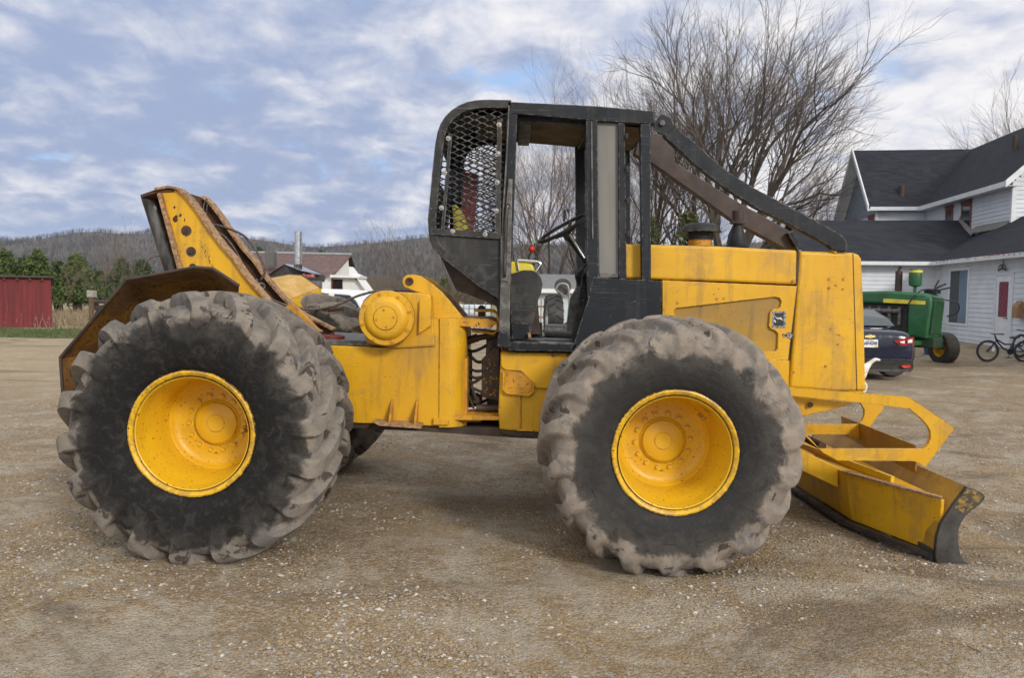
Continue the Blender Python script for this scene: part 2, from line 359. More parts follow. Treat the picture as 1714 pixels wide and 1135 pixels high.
def make_wheel(cx, cy, cz, tyre_mat_key, label, soft, lugh, flip=False, rot=0.0, src=None, valve=0):
    sgn = -1 if not flip else 1                # outer face towards -Y for the near side
    setup = src is None
    rimp = [(.340,.030),(.364,.020),(.369,.004),(.366,-.006),(.356,-.010),(.340,-.004),(.337,.000),(.335,.012),(.331,.012),(.329,.000),(.322,.004),(.318,.03),(.314,.05),(.311,.12),(.303,.135),(.301,.21),(.294,.225),(.291,.30),(.284,.335),(.281,.352),(.276,.356),(.270,.366),(.256,.385),(.232,.392),(.150,.392),(.146,.390)]
    mb = MB().lathe([(r, d) for r, d in rimp], (0, sgn*.345, 0), (0, -sgn, 0), 96)
    w = mb.build('wheel', M['rim_paint'], None, smooth=True); w.parent = sk
    w.location = Vector((cx, cy, cz)) - SK0
    w.rotation_euler.y = rot
    if label: w['label'] = label
    hub = MB().lathe([(.147,.42),(.147,.396),(.136,.388),(.128,.384),(.127,.372),(.121,.368),(.055,.364),(.052,.360),(.02,.360),(.0,.362)], (0, sgn*.345, 0), (0, -sgn, 0), 64).build('hub', M['yellow_clean'], w, smooth=True, local=True)
    nut0 = None
    for k in range(14):
        q = 2*math.pi*(k+.25)/14
        if nut0 is None:
            nm = MB().lathe([(.001,.375),(.012,.375),(.013,.379),(.013,.39),(.024,.392),(.025,.41)], (0, sgn*.345, 0), (0, -sgn, 0), 10)
            nut0 = nm.build('wheel_nut', M['yellow_clean'], w, smooth=True, local=True); n_ = nut0
        else: n_ = sub('wheel_nut', w, nut0)
        n_.location = (.170*math.cos(q), 0, .170*math.sin(q))
    q = R(valve); c = Vector((.262*math.cos(q), sgn*(.345-.14), .262*math.sin(q))); t_ = Vector((-math.sin(q), 0, math.cos(q)))
    MB().obox(c, Vector((math.cos(q),0,math.sin(q)))*.012, (0,.03,0), t_*.02).tube([c, c+Vector((0, sgn*.055, 0))], .011, 10).build('valve_stem', M['yellow_worn'], w, local=True, bevel=.003)
    ty = sub('tyre', w, src) if src else make_tyre('tyre', M[tyre_mat_key], soft=soft)
    ty.parent = w
    if flip: ty.rotation_euler.z = math.pi
    return w, ty
c = P(320, 727, 4.42); RZ = c.z; RX = c.x
c2 = P(1131, 759, 4.42); FX, FZ = c2.x, c2.z
w1, ty1 = make_wheel(RX, 4.77, RZ, 'tyre_rear', 'rear wheel with tall sharp-edged lugs', 0.0, .074, valve=8, rot=R(6))
w2, ty2 = make_wheel(FX, 4.77, FZ, 'tyre_front', 'front wheel with worn rounded lugs', 1.0, .058, valve=50, rot=R(3))
w3, _ = make_wheel(RX-.02, 7.0, RZ, None, 'far rear wheel mostly hidden by the frame', 0, 0, flip=True, rot=R(10), src=ty1)
w4, _ = make_wheel(FX-.02, 7.0, FZ, None, 'far front wheel', 0, 0, flip=True, rot=R(14), src=ty2)
axl = MB()
for X_, Z_ in ((RX, RZ), (FX, FZ)):
    axl.tube([(X_, 5.15, Z_), (X_, 6.6, Z_)], .13, 20); axl.lathe([(.0,5.14),(.15,5.14),(.15,5.25),(.24,5.35),(.24,5.45)], (X_,0,Z_), (0,1,0), 24); axl.lathe([(.0,6.63),(.15,6.63),(.15,6.5),(.24,6.4),(.24,6.3)], (X_,0,Z_), (0,1,0), 24)
axl.build('axle', M['black_rust'], sk)

# ---- rear frame
rf = slab('rear_frame', [(262,560),(560,579),(668,583),(712,535),(735,533),(737,714),(583,708),(262,694)], YN, YF, 'yellow', bevel=.006)
MB().prism(XZ([(300,556),(660,574),(660,581),(300,570)], YN), YN+.03, YF-.03).build('deck_plate', M['gsteel'], sk)
x0, x1 = P(736,533,YN).x, P(779,533,YN).x; za, zb = P(760,716,YN).z, P(760,533,YN).z
pl = [(x0,YF-.02),(x0,YN-.012)] + [(x1-.13+.13*math.sin(a), YN-.012+.13-.13*math.cos(a)) for a in [R(q) for q in range(0,91,10)]] + [(x1,YF-.15),(x1-.13,YF-.02)]
MB().plan(pl, za, zb).build('articulation_column', M['yellow'], sk, bevel=.004)
slab('top_yoke', [(740,534),(757,532),(818,534),(832,540),(822,549),(757,546),(740,546)], YN+.02, YF-.05, 'yellow_worn')
slab('bottom_yoke', [(740,694),(836,698),(836,704),(740,704)], YN, YF, 'yellow_worn')
slab('skid_rail', [(560,708),(700,714),(835,716),(898,727),(895,735),(800,729),(700,722),(560,716)], YN+.02, YF-.02, 'black_rust')
slab('weld_foot', [(725,700),(752,703),(750,712),(725,712)], YN-.03, YN, 'yellow')
st = MB(); a = P(629,703,YN); b = P(709,707,YN)
st.prism(XZ([(629,701),(709,707),(709,712),(640,707)], YN), YN-.15, YN).build('step_plate', M['tan_rust'], sk, bevel=.003)
for (px, tp) in ((655,668),(697,668)):
    xx = P(px, tp, YN).x; zt = P(px,tp,YN).z; zb_ = P(px,706,YN).z
    MB().add([(xx,YN,zt),(xx,YN,zb_),(xx,YN-.13,zb_),(xx,YN-.13,zb_+.02),(xx+.015,YN,zt),(xx+.015,YN,zb_),(xx+.015,YN-.13,zb_),(xx+.015,YN-.13,zb_+.02)],
        [(0,1,2,3),(7,6,5,4),(0,4,5,1),(1,5,6,2),(2,6,7,3),(3,7,4,0)]).build('gusset', M['yellow_worn'], sk)
# tie-down ring and small fittings on the deck
MB().lathe([(.095,0),(.10,.0),(.10,.055),(.092,.06),(.085,.055),(.085,0)], P(553,575,5.55)+Vector((0,0,.0)), (0,0,1), 28).build('deck_ring', M['darkred'], sk, smooth=True)

# ---- winch
cw = P(645, 533, 5.24); rs = 1307/5.24
wn = MB().lathe([(0,-.012),(.062,-.012),(.076,-.011),(.080,-.004),(.108,-.004),(.125,.000),(.146,.022),(.150,.03),(.182,.03),(.187,.036),(.187,.085),(.17,.09),(.17,.25)], (cw.x,5.24,cw.z), (0,1,0), 64).build('winch_cover', M['yellow'], sk, smooth=True)
bl = MB()
for k in range(8):
    q = 2*math.pi*(k+.35)/8; bl.tube([(cw.x+.166*math.cos(q),5.262,cw.z+.166*math.sin(q)),(cw.x+.166*math.cos(q),5.274,cw.z+.166*math.sin(q))], .011, 6)
for k in range(4):
    q = 2*math.pi*(k+.1)/4; bl.tube([(cw.x+.058*math.cos(q),5.222,cw.z+.058*math.sin(q)),(cw.x+.058*math.cos(q),5.231,cw.z+.058*math.sin(q))], .008, 6)
bl.build('cover_bolts', M['yellow_worn'], wn)
MB().lathe([(.079,0),(.081,.0),(.081,.004),(.079,.004)], (cw.x,5.2345,cw.z), (0,1,0), 48).build('cap_seam', M['black_rust'], wn)
slab('winch_housing', [(612,500),(645,488),(700,490),(722,494),(728,580),(660,584),(612,575)], 5.40, 6.12, 'yellow', bevel=.012)
slab('winch_rib', [(702,503),(722,499),(722,545),(700,560)], 5.37, 5.41, 'yellow')
MB().tube([P(560,517,5.9)+Vector((0,-.28,0)), P(560,517,5.9)+Vector((0,.2,0))], .02, 8).build('guide_pin', M['rust'], sk)
dr = P(655, 527, 5.9); MB().lathe([(.0,0),(.16,0),(.16,.5),(0,.5)], (dr.x, 5.5, dr.z+.02), (0,1,0), 32).build('winch_drum', M['cable'], sk)
MB().lathe([(.180,0),(.1885,.0),(.1885,.005),(.180,.005)], (cw.x,5.327,cw.z), (0,1,0), 48).build('flange_seam', M['black_rust'], wn)
# ---- fairlead horn arms over the winch
horn = [(673,472),(675,464),(681,460),(690,459),(704,462),(722,474),(740,489),(752,503),(776,533),(722,534),(722,512),(718,501),(708,492),(697,488),(686,484),(677,480)]
hn = slab('horn_arm', horn, 5.50, 5.57, 'yellow', bevel=.005)
slab('horn_arm', horn, 6.06, 6.12, 'yellow', Yr=5.50)
slab('horn_band', [(722,476),(740,491),(753,505),(776,534),(768,534),(748,507),(736,495),(720,481)], 5.565, 6.065, 'yellow_worn', Yr=5.5)
c = P(685, 471, 5.49); MB().lathe([(.0,.006),(.014,.004),(.016,-.004),(.026,-.006),(.029,.004),(.029,.64)], (c.x,5.49,c.z), (0,1,0), 20).build('horn_pin', M['rust'], sk, smooth=True)

# ---- rear arch
A0, A1 = 5.55, 6.02
arch = [(263,320),(285,315),(300,318),(312,329),(330,352),(352,385),(372,412),(392,434),(408,458),(428,482),(448,504),(480,530),(535,558),(535,566),(470,575),(330,575),(328,500),(300,448),(282,390)]
np_ = slab('arch_plate', arch, A0, A0+.02, 'yellow')
slab('arch_plate', arch, A1-.02, A1, 'rust', Yr=A0)
fl = XZ([(262,319),(285,315),(300,318),(312,329),(330,352),(352,385),(372,412),(392,434),(408,458),(428,482),(448,504),(480,530),(535,558)], A0)
MB().strip(fl, .016, A0-.035, A0+.085).build('arch_flange', M['tan_rust'], sk)
MB().strip(fl[2:], .016, A1-.085, A1+.035).build('arch_flange', M['tan_rust'], sk)
slab('arch_web', [(300,322),(288,320),(310,400),(345,500),(350,500)], A0+.02, A1-.02, 'rust')
slab('arch_web', [(300,322),(288,320),(290,332),(303,336)], A0+.02, A1-.02, 'rust')
slab('arch_gusset', [(489,508),(535,556),(500,545),(470,540),(440,530)], A0-.1, A0-.02, 'yellow_worn')
rr_ = MB().tube([P(252,327,5.75), P(297,470,5.75)], .068, 28).build('fairlead_roller', M['steel'], sk, smooth=True)
MB().tube([P(252,327,6.0), P(297,470,6.0)], .06, 20).build('fairlead_roller', M['steel'], sk, smooth=True)
slab('roller_cap', [(234,326),(262,316),(290,315),(290,321),(264,322),(236,331)], A0-.01, A1+.1, 'rust')
slab('roller_bracket', [(262,324),(268,322),(304,450),(296,450)], A0-.04, A0+.1, 'tan_rust')
hl = MB()
for px, py, r in ((312,386,.036),(320,421,.034),(323,447,.026)): disc(hl, px, py, A0-.001, r, .004, 22)
hl.build('bolt_hole_rust', M['black_rust'], np_)
for px, py, r in ((310,386,.02),(320,421,.017)): disc(MB(), px, py, A0-.004, r, .012, 8).build('pin_head', M['rust'], np_)
sp_ = MB()
for px, py, a, b in ((294,366,.018,.026),(302,360,.010,.012),(292,347,.007,.011),(309,368,.004,.012)):
    q = [(px + a*235*math.cos(t)*(1+.25*math.sin(3*t+px)), py + b*235*math.sin(t)*(1+.2*math.cos(2*t+py))) for t in [i*math.pi/7 for i in range(14)]]
    sp_.prism(XZ(q, A0), A0-.0015, A0+.001)
for i in range(26):
    t = i/26; px = 334 + 22*t + random.uniform(-3,4); py = 404 + 42*t + random.uniform(-3,3); w_ = random.uniform(.8,1.6); h_ = random.uniform(.8,3)
    sp_.prism(XZ([(px,py),(px+w_,py+.4),(px+w_*.8+1,py+h_),(px+.4,py+h_*.8)], A0), A0-.0012, A0+.001)
sp_.build('rust_spots', M['rust'], np_)

# fenders (outer edge stands higher than the inner edge), near one and its mirror
M['yellow_dusty'] = pm('dusty_yellow', (.52,.34,.12), (.42,.25,.06), 8, .35, .65, .7, chips=RUST, chip_scale=50, chip_thr=.68, bump=.15)
def fender(mirror):
    NP = [P(a, b, 4.86) for a, b in ((107,684),(101,600),(212,470),(327,449),(356,451),(400,480))]
    IP = [P(a, b, YN-.01) for a, b in ((196,672),(206,588),(268,505),(338,500),(352,500),(398,512))]
    t = .012; mb = MB(); cen = Vector((RX, 0, RZ))
    def off(p): d = (Vector((p.x,0,p.z)) - cen).normalized(); return p + d*t
    n = len(NP); v = NP + IP + [off(p) for p in NP] + [off(p) for p in IP]
    if mirror: v = [Vector((p.x, 2*YC - p.y, p.z)) for p in v]
    f = []
    for i in range(n-1):
        f += [(i,i+1,n+i+1,n+i), (2*n+i,3*n+i,3*n+i+1,2*n+i+1), (i,2*n+i,2*n+i+1,i+1), (n+i,n+i+1,3*n+i+1,3*n+i)]
    f += [(0,n,3*n,2*n),(n-1,3*n-1,4*n-1,2*n-1)]
    mb.add(v, f); fo = mb.build('fender', M['yellow_rust'] if not mirror else M['yellow_dusty'], sk, bevel=.002)
    lip = MB().tube([p + Vector((0,0,.006)) for p in v[:n]], .011, 8).build('fender_edge', M['black_rust'], fo)
    a, b = v[n-1], v[2*n-1]                # front closing plate
    MB().add([a, b, b-Vector((0,0,.28)), a-Vector((0,0,.28)), a+Vector((.012,0,0)), b+Vector((.012,0,0)), b+Vector((.012,0,-.28)), a+Vector((.012,0,-.28))],
        [(0,1,2,3),(7,6,5,4),(0,4,5,1),(1,5,6,2),(2,6,7,3),(3,7,4,0)]).build('fender_end', M['yellow_clean'], fo) if mirror else None
fender(False); fender(True)
# winch line and choker cables
def curve(pts, n=10):          # Catmull-Rom through points
    pts = [Vector(p) for p in pts]; q = [pts[0]*2-pts[1]] + pts + [pts[-1]*2-pts[-2]]; out = []
    for i in range(1, len(q)-2):
        for k in range(n):
            t = k/n; a, b, c, d = q[i-1], q[i], q[i+1], q[i+2]
            out.append(.5*((2*b)+(c-a)*t+(2*a-5*b+4*c-d)*t*t+(3*b-a-3*c+d)*t**3))
    return out + [pts[-1]]
def cab_(pts, r, name='winch_cable', mat='cable'): return MB().tube(curve([P(*p) for p in pts]), r, 8).build(name, M[mat], sk, smooth=True)
cab_([(450,500,5.6),(480,511,5.6),(520,518,5.6),(560,512,5.62),(600,495,5.66),(640,486,5.7),(680,488,5.75),(700,492,5.8)], .009)
cab_([(345,374,5.75),(375,380,5.75),(410,396,5.72),(435,430,5.7),(443,455,5.7),(437,468,5.7)], .009, 'choker_cable')
cab_([(350,378,5.8),(380,400,5.8),(400,430,5.78),(412,460,5.76),(428,476,5.72)], .008, 'choker_cable')
cab_([(345,372,5.85),(365,395,5.85),(382,420,5.83),(388,440,5.82)], .008, 'choker_cable')
cab_([(240,458,5.6),(244,440,5.6),(256,430,5.62),(268,428,5.65)], .006, 'choker_cable')
cab_([(336,372,5.65),(342,340,5.7),(347,335,5.7),(344,372,5.7)], .004, 'choker_cable')
ch = MB()
for px, py in ((430,473),(437,479),(434,487),(440,494),(446,502)):
    p = P(px, py, 5.68); q_ = random.uniform(0, 3)
    ch.tube([p + Vector((.028*math.cos(t)*math.cos(q_), .028*math.cos(t)*math.sin(q_), .02*math.sin(t))) for t in [i*math.pi/6 for i in range(13)]], .0085, 6, False)
ch.build('choker_chain', M['gsteel'], sk, smooth=True)

# ---- front frame
slab('front_frame', [(838,589),(1000,592),(1318,602),(1322,650),(1400,662),(1330,692),(1200,720),(1000,728),(905,725),(836,720),(834,690)], YN, YF, 'yellow', bevel=.012)
slab('frame_side_plate', [(838,590),(950,591),(950,648),(922,652),(896,650),(890,640),(872,622),(846,620),(838,613)], YN-.02, YN, 'yellow', bevel=.008)
slab('tool_pocket', [(842,620),(872,623),(893,640),(893,658),(888,663),(845,658),(842,654)], YN-.014, YN+.01, 'yellow_worn', bevel=.003)
MB().tube([P(843,621,YN-.03), P(842,652,YN-.03), P(848,658,YN-.03), P(885,662,YN-.03), P(893,656,YN-.03), P(893,640,YN-.03)], .008, 6).build('pocket_rim', M['yellow'], sk)
MB().tube([P(872,664,YN-.003), P(871,718,YN-.003)], .006, 6).build('weld_seam', M['yellow_worn'], sk)
slab('drain_slot', [(864,718),(893,719),(893,723),(864,722)], YN-.012, YN, 'yellow')
slab('belly_lip', [(836,721),(905,726),(940,727),(938,735),(880,734),(846,728)], YN-.01, YF, 'black_rust')
slab('front_side_rail', [(1285,602),(1322,604),(1320,648),(1285,648)], YN-.02, YN, 'yellow')

# articulation bits between the frames
slab('valve_plate', [(806,602),(826,583),(836,583),(836,672),(806,665)], 5.62, 5.66, 'black_rust')
sv = MB()
for i in range(46):
    px = random.uniform(808,832); py = random.uniform(600,664); w_ = random.uniform(.5,2.6); h_ = random.uniform(.5,2.2)
    sv.prism(XZ([(px,py),(px+w_,py-.3),(px+w_*.7,py+h_),(px+.2,py+h_*.6)], 5.62), 5.6185, 5.621)
sv.build('paint_remnants', M['yellow'], sk)
slab('valve_plate', [(778,590),(790,590),(790,690),(778,690)], 5.9, 5.95, 'black_rust')
MB().box(P(776,600,5.5), P(786,700,5.85)).build('hinge_block', M['yellow_worn'], sk, bevel=.01)
for k, (a, b, c, d) in enumerate((((774,612),(784,616),(795,621),(808,621)), ((774,618),(786,628),(796,633),(808,631)), ((774,630),(784,640),(794,640),(806,632)), ((774,636),(786,648),(796,652),(807,657)), ((776,622),(788,640),(792,655),(796,668)))):
    MB().tube(curve([P(*a,5.7), P(*b,5.66), P(*c,5.64), P(*d,5.62)]), .011, 8).build('hydraulic_hose', M['rubber'], sk, smooth=True)
MB().tube(curve([P(776,640,5.6), P(782,655,5.58), P(788,672,5.58), P(793,684,5.58)]), .008, 8).build('hydraulic_hose', M['rubber'], sk, smooth=True)
cy = MB().tube([P(797,683,5.62), P(836,684,5.62)], .028, 18).build('steering_cylinder', M['black_rust'], sk, smooth=True)
MB().tube([P(776,685,5.62), P(800,683,5.62)], .014, 14).build('steering_rod', M['chrome'], sk, smooth=True)
MB().tube([P(768,702,5.5), P(806,701,5.5)], .022, 14).build('steering_cylinder', M['yellow_worn'], sk, smooth=True)
MB().tube([P(800,701,5.5), P(838,701,5.5)], .013, 14).build('steering_rod', M['chrome'], sk, smooth=True)
MB().tube([P(774,573,5.72), P(800,565,5.72)], .03, 14).tube([P(798,566,5.72), P(832,560,5.72)], .022, 14).build('upper_cylinder', M['black_rust'], sk, smooth=True)
MB().strip(XZ([(793,522),(826,523),(831,527),(831,552),(826,556),(790,550)], 5.66), .022, 5.66, 5.78).build('safety_link', M['yellow'], sk, bevel=.004)
slab('link_tab', [(800,530),(800,514),(804,511),(808,511),(812,514),(812,530)], 5.70, 5.73, 'black_rust')
MB().lathe([(.02,0),(.05,.01),(.05,.05),(.02,.08),(.0,.08)], P(796,676,5.7), (0,0,1), 14).build('grease_dome', M['black_rust'], sk)
slab('dark_gap_block', [(814,556),(838,556),(838,704),(818,704),(812,640)], 5.75, 6.1, 'black_rust', bevel=.01)  # black block added to darken the gap between the frames
for k, (a, b, c, d) in enumerate((((775,600),(786,596),(800,606),(818,603)), ((776,650),(790,662),(802,664),(818,650)), ((776,582),(790,588),(804,584),(820,575)), ((775,668),(786,676),(800,676),(818,668)))):
    MB().tube(curve([P(*a,5.85), P(*b,5.8), P(*c,5.8), P(*d,5.8)]), .012, 8).build('hydraulic_hose', M['rubber'], sk, smooth=True)
slab('bottom_hinge', [(776,700),(806,708),(838,716),(836,722),(776,716)], 5.6, 6.2, 'black_rust')

# ---- hood, side panel, radiator shroud
def rounded(name, pts, Y0, Y1, mat, rad, seg=5, **k): return slab(name, pts, Y0, Y1, mat, bevel=rad, seg=seg, **k)
hd = rounded('hood', [(1030,408),(1047,408),(1200,412),(1335,419),(1334,477),(1200,471),(1030,466)], YN-.005, YF+.005, 'yellow', .02)
HSP = [(1108,469),(1333,479),(1318,603),(1108,603)]
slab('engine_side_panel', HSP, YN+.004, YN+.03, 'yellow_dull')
slab('engine_side_panel', HSP, YF-.03, YF-.004, 'yellow', Yr=YN)
# the pressed outer skin round the recessed opening
win = [(1128,520),(1131,516),(1296,497),(1304,499),(1307,505),(1305,514),(1300,517),(1292,517),(1288,523),(1286,545),(1289,551),(1296,553),(1301,558),(1300,583),(1297,588),(1128,588)]
def plate_with_hole(mb, outer, inner, Y0, Y1, Yr):
    O = XZ(outer, Yr); I = XZ(inner, Yr)
    from mathutils.geometry import tessellate_polygon
    polys = [[Vector((x, z, 0)) for x, z in O], [Vector((x, z, 0)) for x, z in I]]
    tr = tessellate_polygon(polys); al = O + I; n = len(al)
    v = [(x, Y0, z) for x, z in al] + [(x, Y1, z) for x, z in al]
    f = [tuple(t) for t in tr] + [tuple(i+n for i in t[::-1]) for t in tr]
    for base, cnt in ((0, len(O)), (len(O), len(I))):
        for i in range(cnt):
            a = base+i; b = base+(i+1) % cnt; f.append((a, b, b+n, a+n))
    return mb.add(v, f)
skin = plate_with_hole(MB(), HSP, win, YN-.014, YN+.003, YN).build('pressed_panel', M['yellow'], sk)
import bmesh
bm_ = bmesh.new(); bm_.from_mesh(skin.data); bmesh.ops.recalc_face_normals(bm_, faces=bm_.faces); bmesh.ops.dissolve_limit(bm_, angle_limit=.02, verts=bm_.verts, edges=bm_.edges); bm_.to_mesh(skin.data); bm_.free()
m_ = skin.modifiers.new('b', 'BEVEL'); m_.width = .004; m_.segments = 2; m_.limit_method = 'ANGLE'; m_.angle_limit = R(50)
rounded('radiator_shroud', [(1339,420),(1430,423),(1438,426),(1443,433),(1447,520),(1450,655),(1400,656),(1321,650),(1335,480)], YN-.012, YF+.012, 'yellow', .022)
slab('shroud_seam', [(1427.3,424),(1428.5,424),(1435.2,655),(1434,655)], YN-.014, YN-.011, 'black_rust', bevel=0)
slab('hood_latch_seam', [(1335.5,419),(1338,420),(1337,470),(1335,480),(1321,604),(1318,604),(1332,480)], YN-.002, YN+.2, 'black_rust', bevel=0)
bo = MB()
for px, py in ((1328,470),(1388,467),(1399,477),(1388,482),(1411,483.6),(1391,550),(1405,560),(1403,576),(1382,613),(1329,623),(1412,467),(1111,518),(1134,507),(1200,500),(1212,499)):
    Yq = YN-.012; disc(bo, px, py, Yq, .0075 if px % 2 else .010, .006, 8)
bo.build('panel_bolts', M['yellow_worn'], sk)
dk = slab('warning_decal', [(1293,521),(1316,521),(1315,549),(1292,549)], YN-.0165, YN-.013, pm('worn_decal', (.30,.32,.33), (.09,.09,.1), 60, .4, .6, .6), bevel=0)
slab('decal_field', [(1297,524),(1312,524),(1311.5,545),(1296,545)], YN-.018, YN-.016, pm('decal_black', (.012,.014,.015), (.05,.05,.05), 70, .5, .7, .5), parent=dk, bevel=0)
slab('deer_emblem', [(1296.5,528),(1298,529),(1299.5,531.5),(1304,532),(1308.5,530.5),(1308.5,533.5),(1311.5,536),(1309,536),(1306,534.5),(1301,534),(1298.5,532)], YN-.019, YN-.0178, pm('decal_white', (.6,.62,.58), (.3,.3,.3), 60, .4, .6, .6), parent=dk, bevel=0)
slab('emblem_leg', [(1296,535),(1297.5,536),(1299,539),(1298,540),(1296.3,538)], YN-.019, YN-.0178, M['white'], parent=dk, bevel=0)
rl = slab('round_sticker', [(1309,560),(1312,558.5),(1314,560),(1317,557.5),(1320,556),(1324,557),(1327.5,559),(1328.5,562),(1327,566),(1323,568),(1319,566),(1316,563.5),(1312,565),(1310,563)], YN-.0165, YN-.013, pm('sticker_dark', (.06,.03,.03), (.4,.4,.4), 90, .5, .56, .6), bevel=0)
slab('frame_decal', [(917,593),(921,594),(924,592),(930,594),(936,593),(937,596),(931,597),(926,599),(921,596),(917,595)], YN-.0225, YN-.0195, pm('decal_rag', (.08,.06,.04), (.55,.26,.02), 90, .45, .55, .6), bevel=0)

# air cleaner and exhaust
c = P(1172, 405, YC-.1)
sk_ac = MB().lathe([(.085,0),(.085,.05),(.0,.05)], c+Vector((0,0,-.03)), (0,0,1), 32).build('air_cleaner_base', M['yellow_worn'], sk, smooth=True)
MB().lathe([(.092,0),(.092,.075),(.0,.075)], c+Vector((0,0,.015)), (0,0,1), 32).build('air_cleaner', M['black'], sk, smooth=True)
MB().lathe([(.148,-.016),(.152,-.012),(.13,.03),(.10,.048),(.04,.055),(0,.056)], c+Vector((0,0,.085)), (0,0,1), 40).lathe([(.0,-.005),(.148,-.016)], c+Vector((0,0,.085)), (0,0,1), 40).build('rain_cap', M['black_scuffed'], sk, smooth=True)
c = P(1234, 414, YC)
MB().lathe([(.085,0),(.055,.09),(.038,.15),(.036,.16)], c, (0,0,1), 28).build('exhaust_cone', M['black'], sk, smooth=True)
MB().lathe([(.03,0),(.03,.05),(.058,.055),(.058,.065),(.044,.075),(.046,.15)], c+Vector((0,0,.12)), (0,0,1), 24).build('exhaust_pipe', M['brown_paint'], sk, smooth=True)

# ---- brush guards from cab roof down to the hood nose
slab('brush_guard', [(1114,230),(1110,216),(1126,207),(1168,243),(1214,284),(1262,314),(1330,350),(1403,389),(1412,396),(1418,406),(1418,421),(1397,420),(1388,412),(1330,380),(1262,346),(1206,309),(1160,272)], YN-.03, YN+.035, 'black', bevel=.006)
slab('brush_guard_bracket', [(1093,205),(1108,190),(1122,196),(1129,210),(1114,227),(1093,216)], YN-.05, YN-.032, 'black')
MB().tube([P(1108,206,YN-.05), P(1108,206,YN-.05)+Vector((0,-.018,0))], .018, 16).build('guard_pin', M['gsteel'], sk)
slab('brush_guard_foot', [(1390,408),(1398,411),(1402,424),(1396,424)], YN-.02, YN+.04, 'yellow_worn')
slab('brush_guard', [(1062,258),(1068,232),(1100,222),(1128,250),(1130,271),(1221,329),(1260,352),(1325,388),(1341,418),(1314,416),(1225,368),(1160,321),(1092,273)], 6.16, 6.26, 'brown_paint', bevel=.006)
slab('brush_guard_foot', [(1318,390),(1327,386),(1343,417),(1336,419)], 6.10, 6.158, 'black')
# ------------------------------------------------------------------ cab (protective canopy)
C0, C1 = 5.36, 6.28
def inside(p, poly):
    x, y = p; c = False; n = len(poly)
    for i in range(n):
        x1, y1 = poly[i]; x2, y2 = poly[(i+1) % n]
        if (y1 > y) != (y2 > y) and x < (x2-x1)*(y-y1)/(y2-y1)+x1: c = not c
    return c
OUT = [(856,169),(820,168),(798,169),(782,172),(768,178),(756,186),(746,196),(738,208),(733,222),(729,244),(724,290),(720.6,330),(717,366),(717.5,384),(720,402),(726,416),(736,428)]
OUTX = XZ(OUT, C0)
M['dullsteel'] = pm('dull_bolt_steel', (.42,.41,.39), (.2,.19,.18), 90, .4, .6, .5, metal=.5)
def cab_side(Y, far):
    s = 1 if far else -1
    ya, yb = (Y-.035, Y+.035)
    fr = MB().strip(OUTX, .055, ya, yb).build('cab_frame', M['black_scuffed' if not far else 'black'], sk, bevel=.004)
    # lower grey side sheet
    slab_ = lambda nm, pts, y0, y1, mt, **k: MB().prism(XZ(pts, C0), y0, y1).build(nm, M[mt], sk, bevel=k.get('bevel', .003))
    slab_('cab_side_sheet', [(721,384),(842,401),(842,506),(835,501),(800,478),(737,429),(724,412)], Y-.02*(-s)-.006, Y-.02*(-s)+.006, 'black_scuffed')
    st = MB(); bo = MB()
    ys = Y + s*.04
    for pts in ([(752,225),(758,226),(745,384),(739,383)], [(832.5,202),(840,202),(838,389),(829,386)], [(722,383),(840,390),(840,401),(722,393)]):
        st.prism(XZ(pts, C0), ys-.006, ys+.006)
    if not far:
        # side plate with the arched opening behind the screen
        pass
    st.build('screen_strap', M['black_scuffed'], sk, bevel=.002)
    for px, py in ((751.5,233.5),(745.5,291),(740,349),(835.5,211),(834,259),(832.5,306.5),(831,354),(758.5,388),(812.5,393)):
        c = P(px, py, C0); bo.lathe([(.0,0),(.017,0),(.017,.003),(.009,.004),(.008,.009),(0,.010)], (c.x, ys+s*.006, c.z), (0, s, 0), 16)
    bo.build('screen_bolts', M['dullsteel'], sk)
    # expanded metal
    reg = XZ([(846,180),(800,179),(782,181),(766,191),(753,204),(745,220),(740,250),(732,320),(729,392),(842,400)], C0)
    me = MB(); cw_, chh = .100, .0400; xs = [p[0] for p in reg]; zs = [p[1] for p in reg]
    r = 0; z = min(zs)
    while z < max(zs):
        k = 0; x = min(xs) - (0 if r % 2 else cw_/2)
        while x < max(xs):
            segs = [((x, z), (x+cw_*.16, z)), ((x+cw_*.16, z), (x+cw_*.5, z+chh/2*.98)), ((x, z), (x-cw_*.34, z+chh/2*.98))]
            for a, b in segs:
                if inside(a, reg) or inside(b, reg):
                    a = Vector((a[0], Y, a[1])); b = Vector((b[0], Y, b[1])); d = (b-a); l = d.length/2; d.normalize(); nrm = Vector((-d.z, 0, d.x))
                    me.obox((a+b)/2, d*(l+.002), Vector((0,.0055,0))+nrm*.0015, nrm*.0032+Vector((0,-.0015,0)))
            x += cw_; k += 1
        z += chh/2; r += 1
    me.build('screen_mesh', M['black'], sk)
cab_side(C0, False); cab_side(C1, True)
# inner side plates with an arched rear window, one behind each screen
for Y in (C1-.03,):
    hole = [(763,372),(763,240),(766,226),(773,214),(784,205),(798,201),(828,201),(828,380)]
    outer = [(735,388),(735,330),(741,255),(746,225),(757,202),(775,187),(800,178),(846,178),(846,400)]
    o_ = plate_with_hole(MB(), outer, hole, Y, Y+.008, C0).build('cab_side_sheet', M['black'], sk)
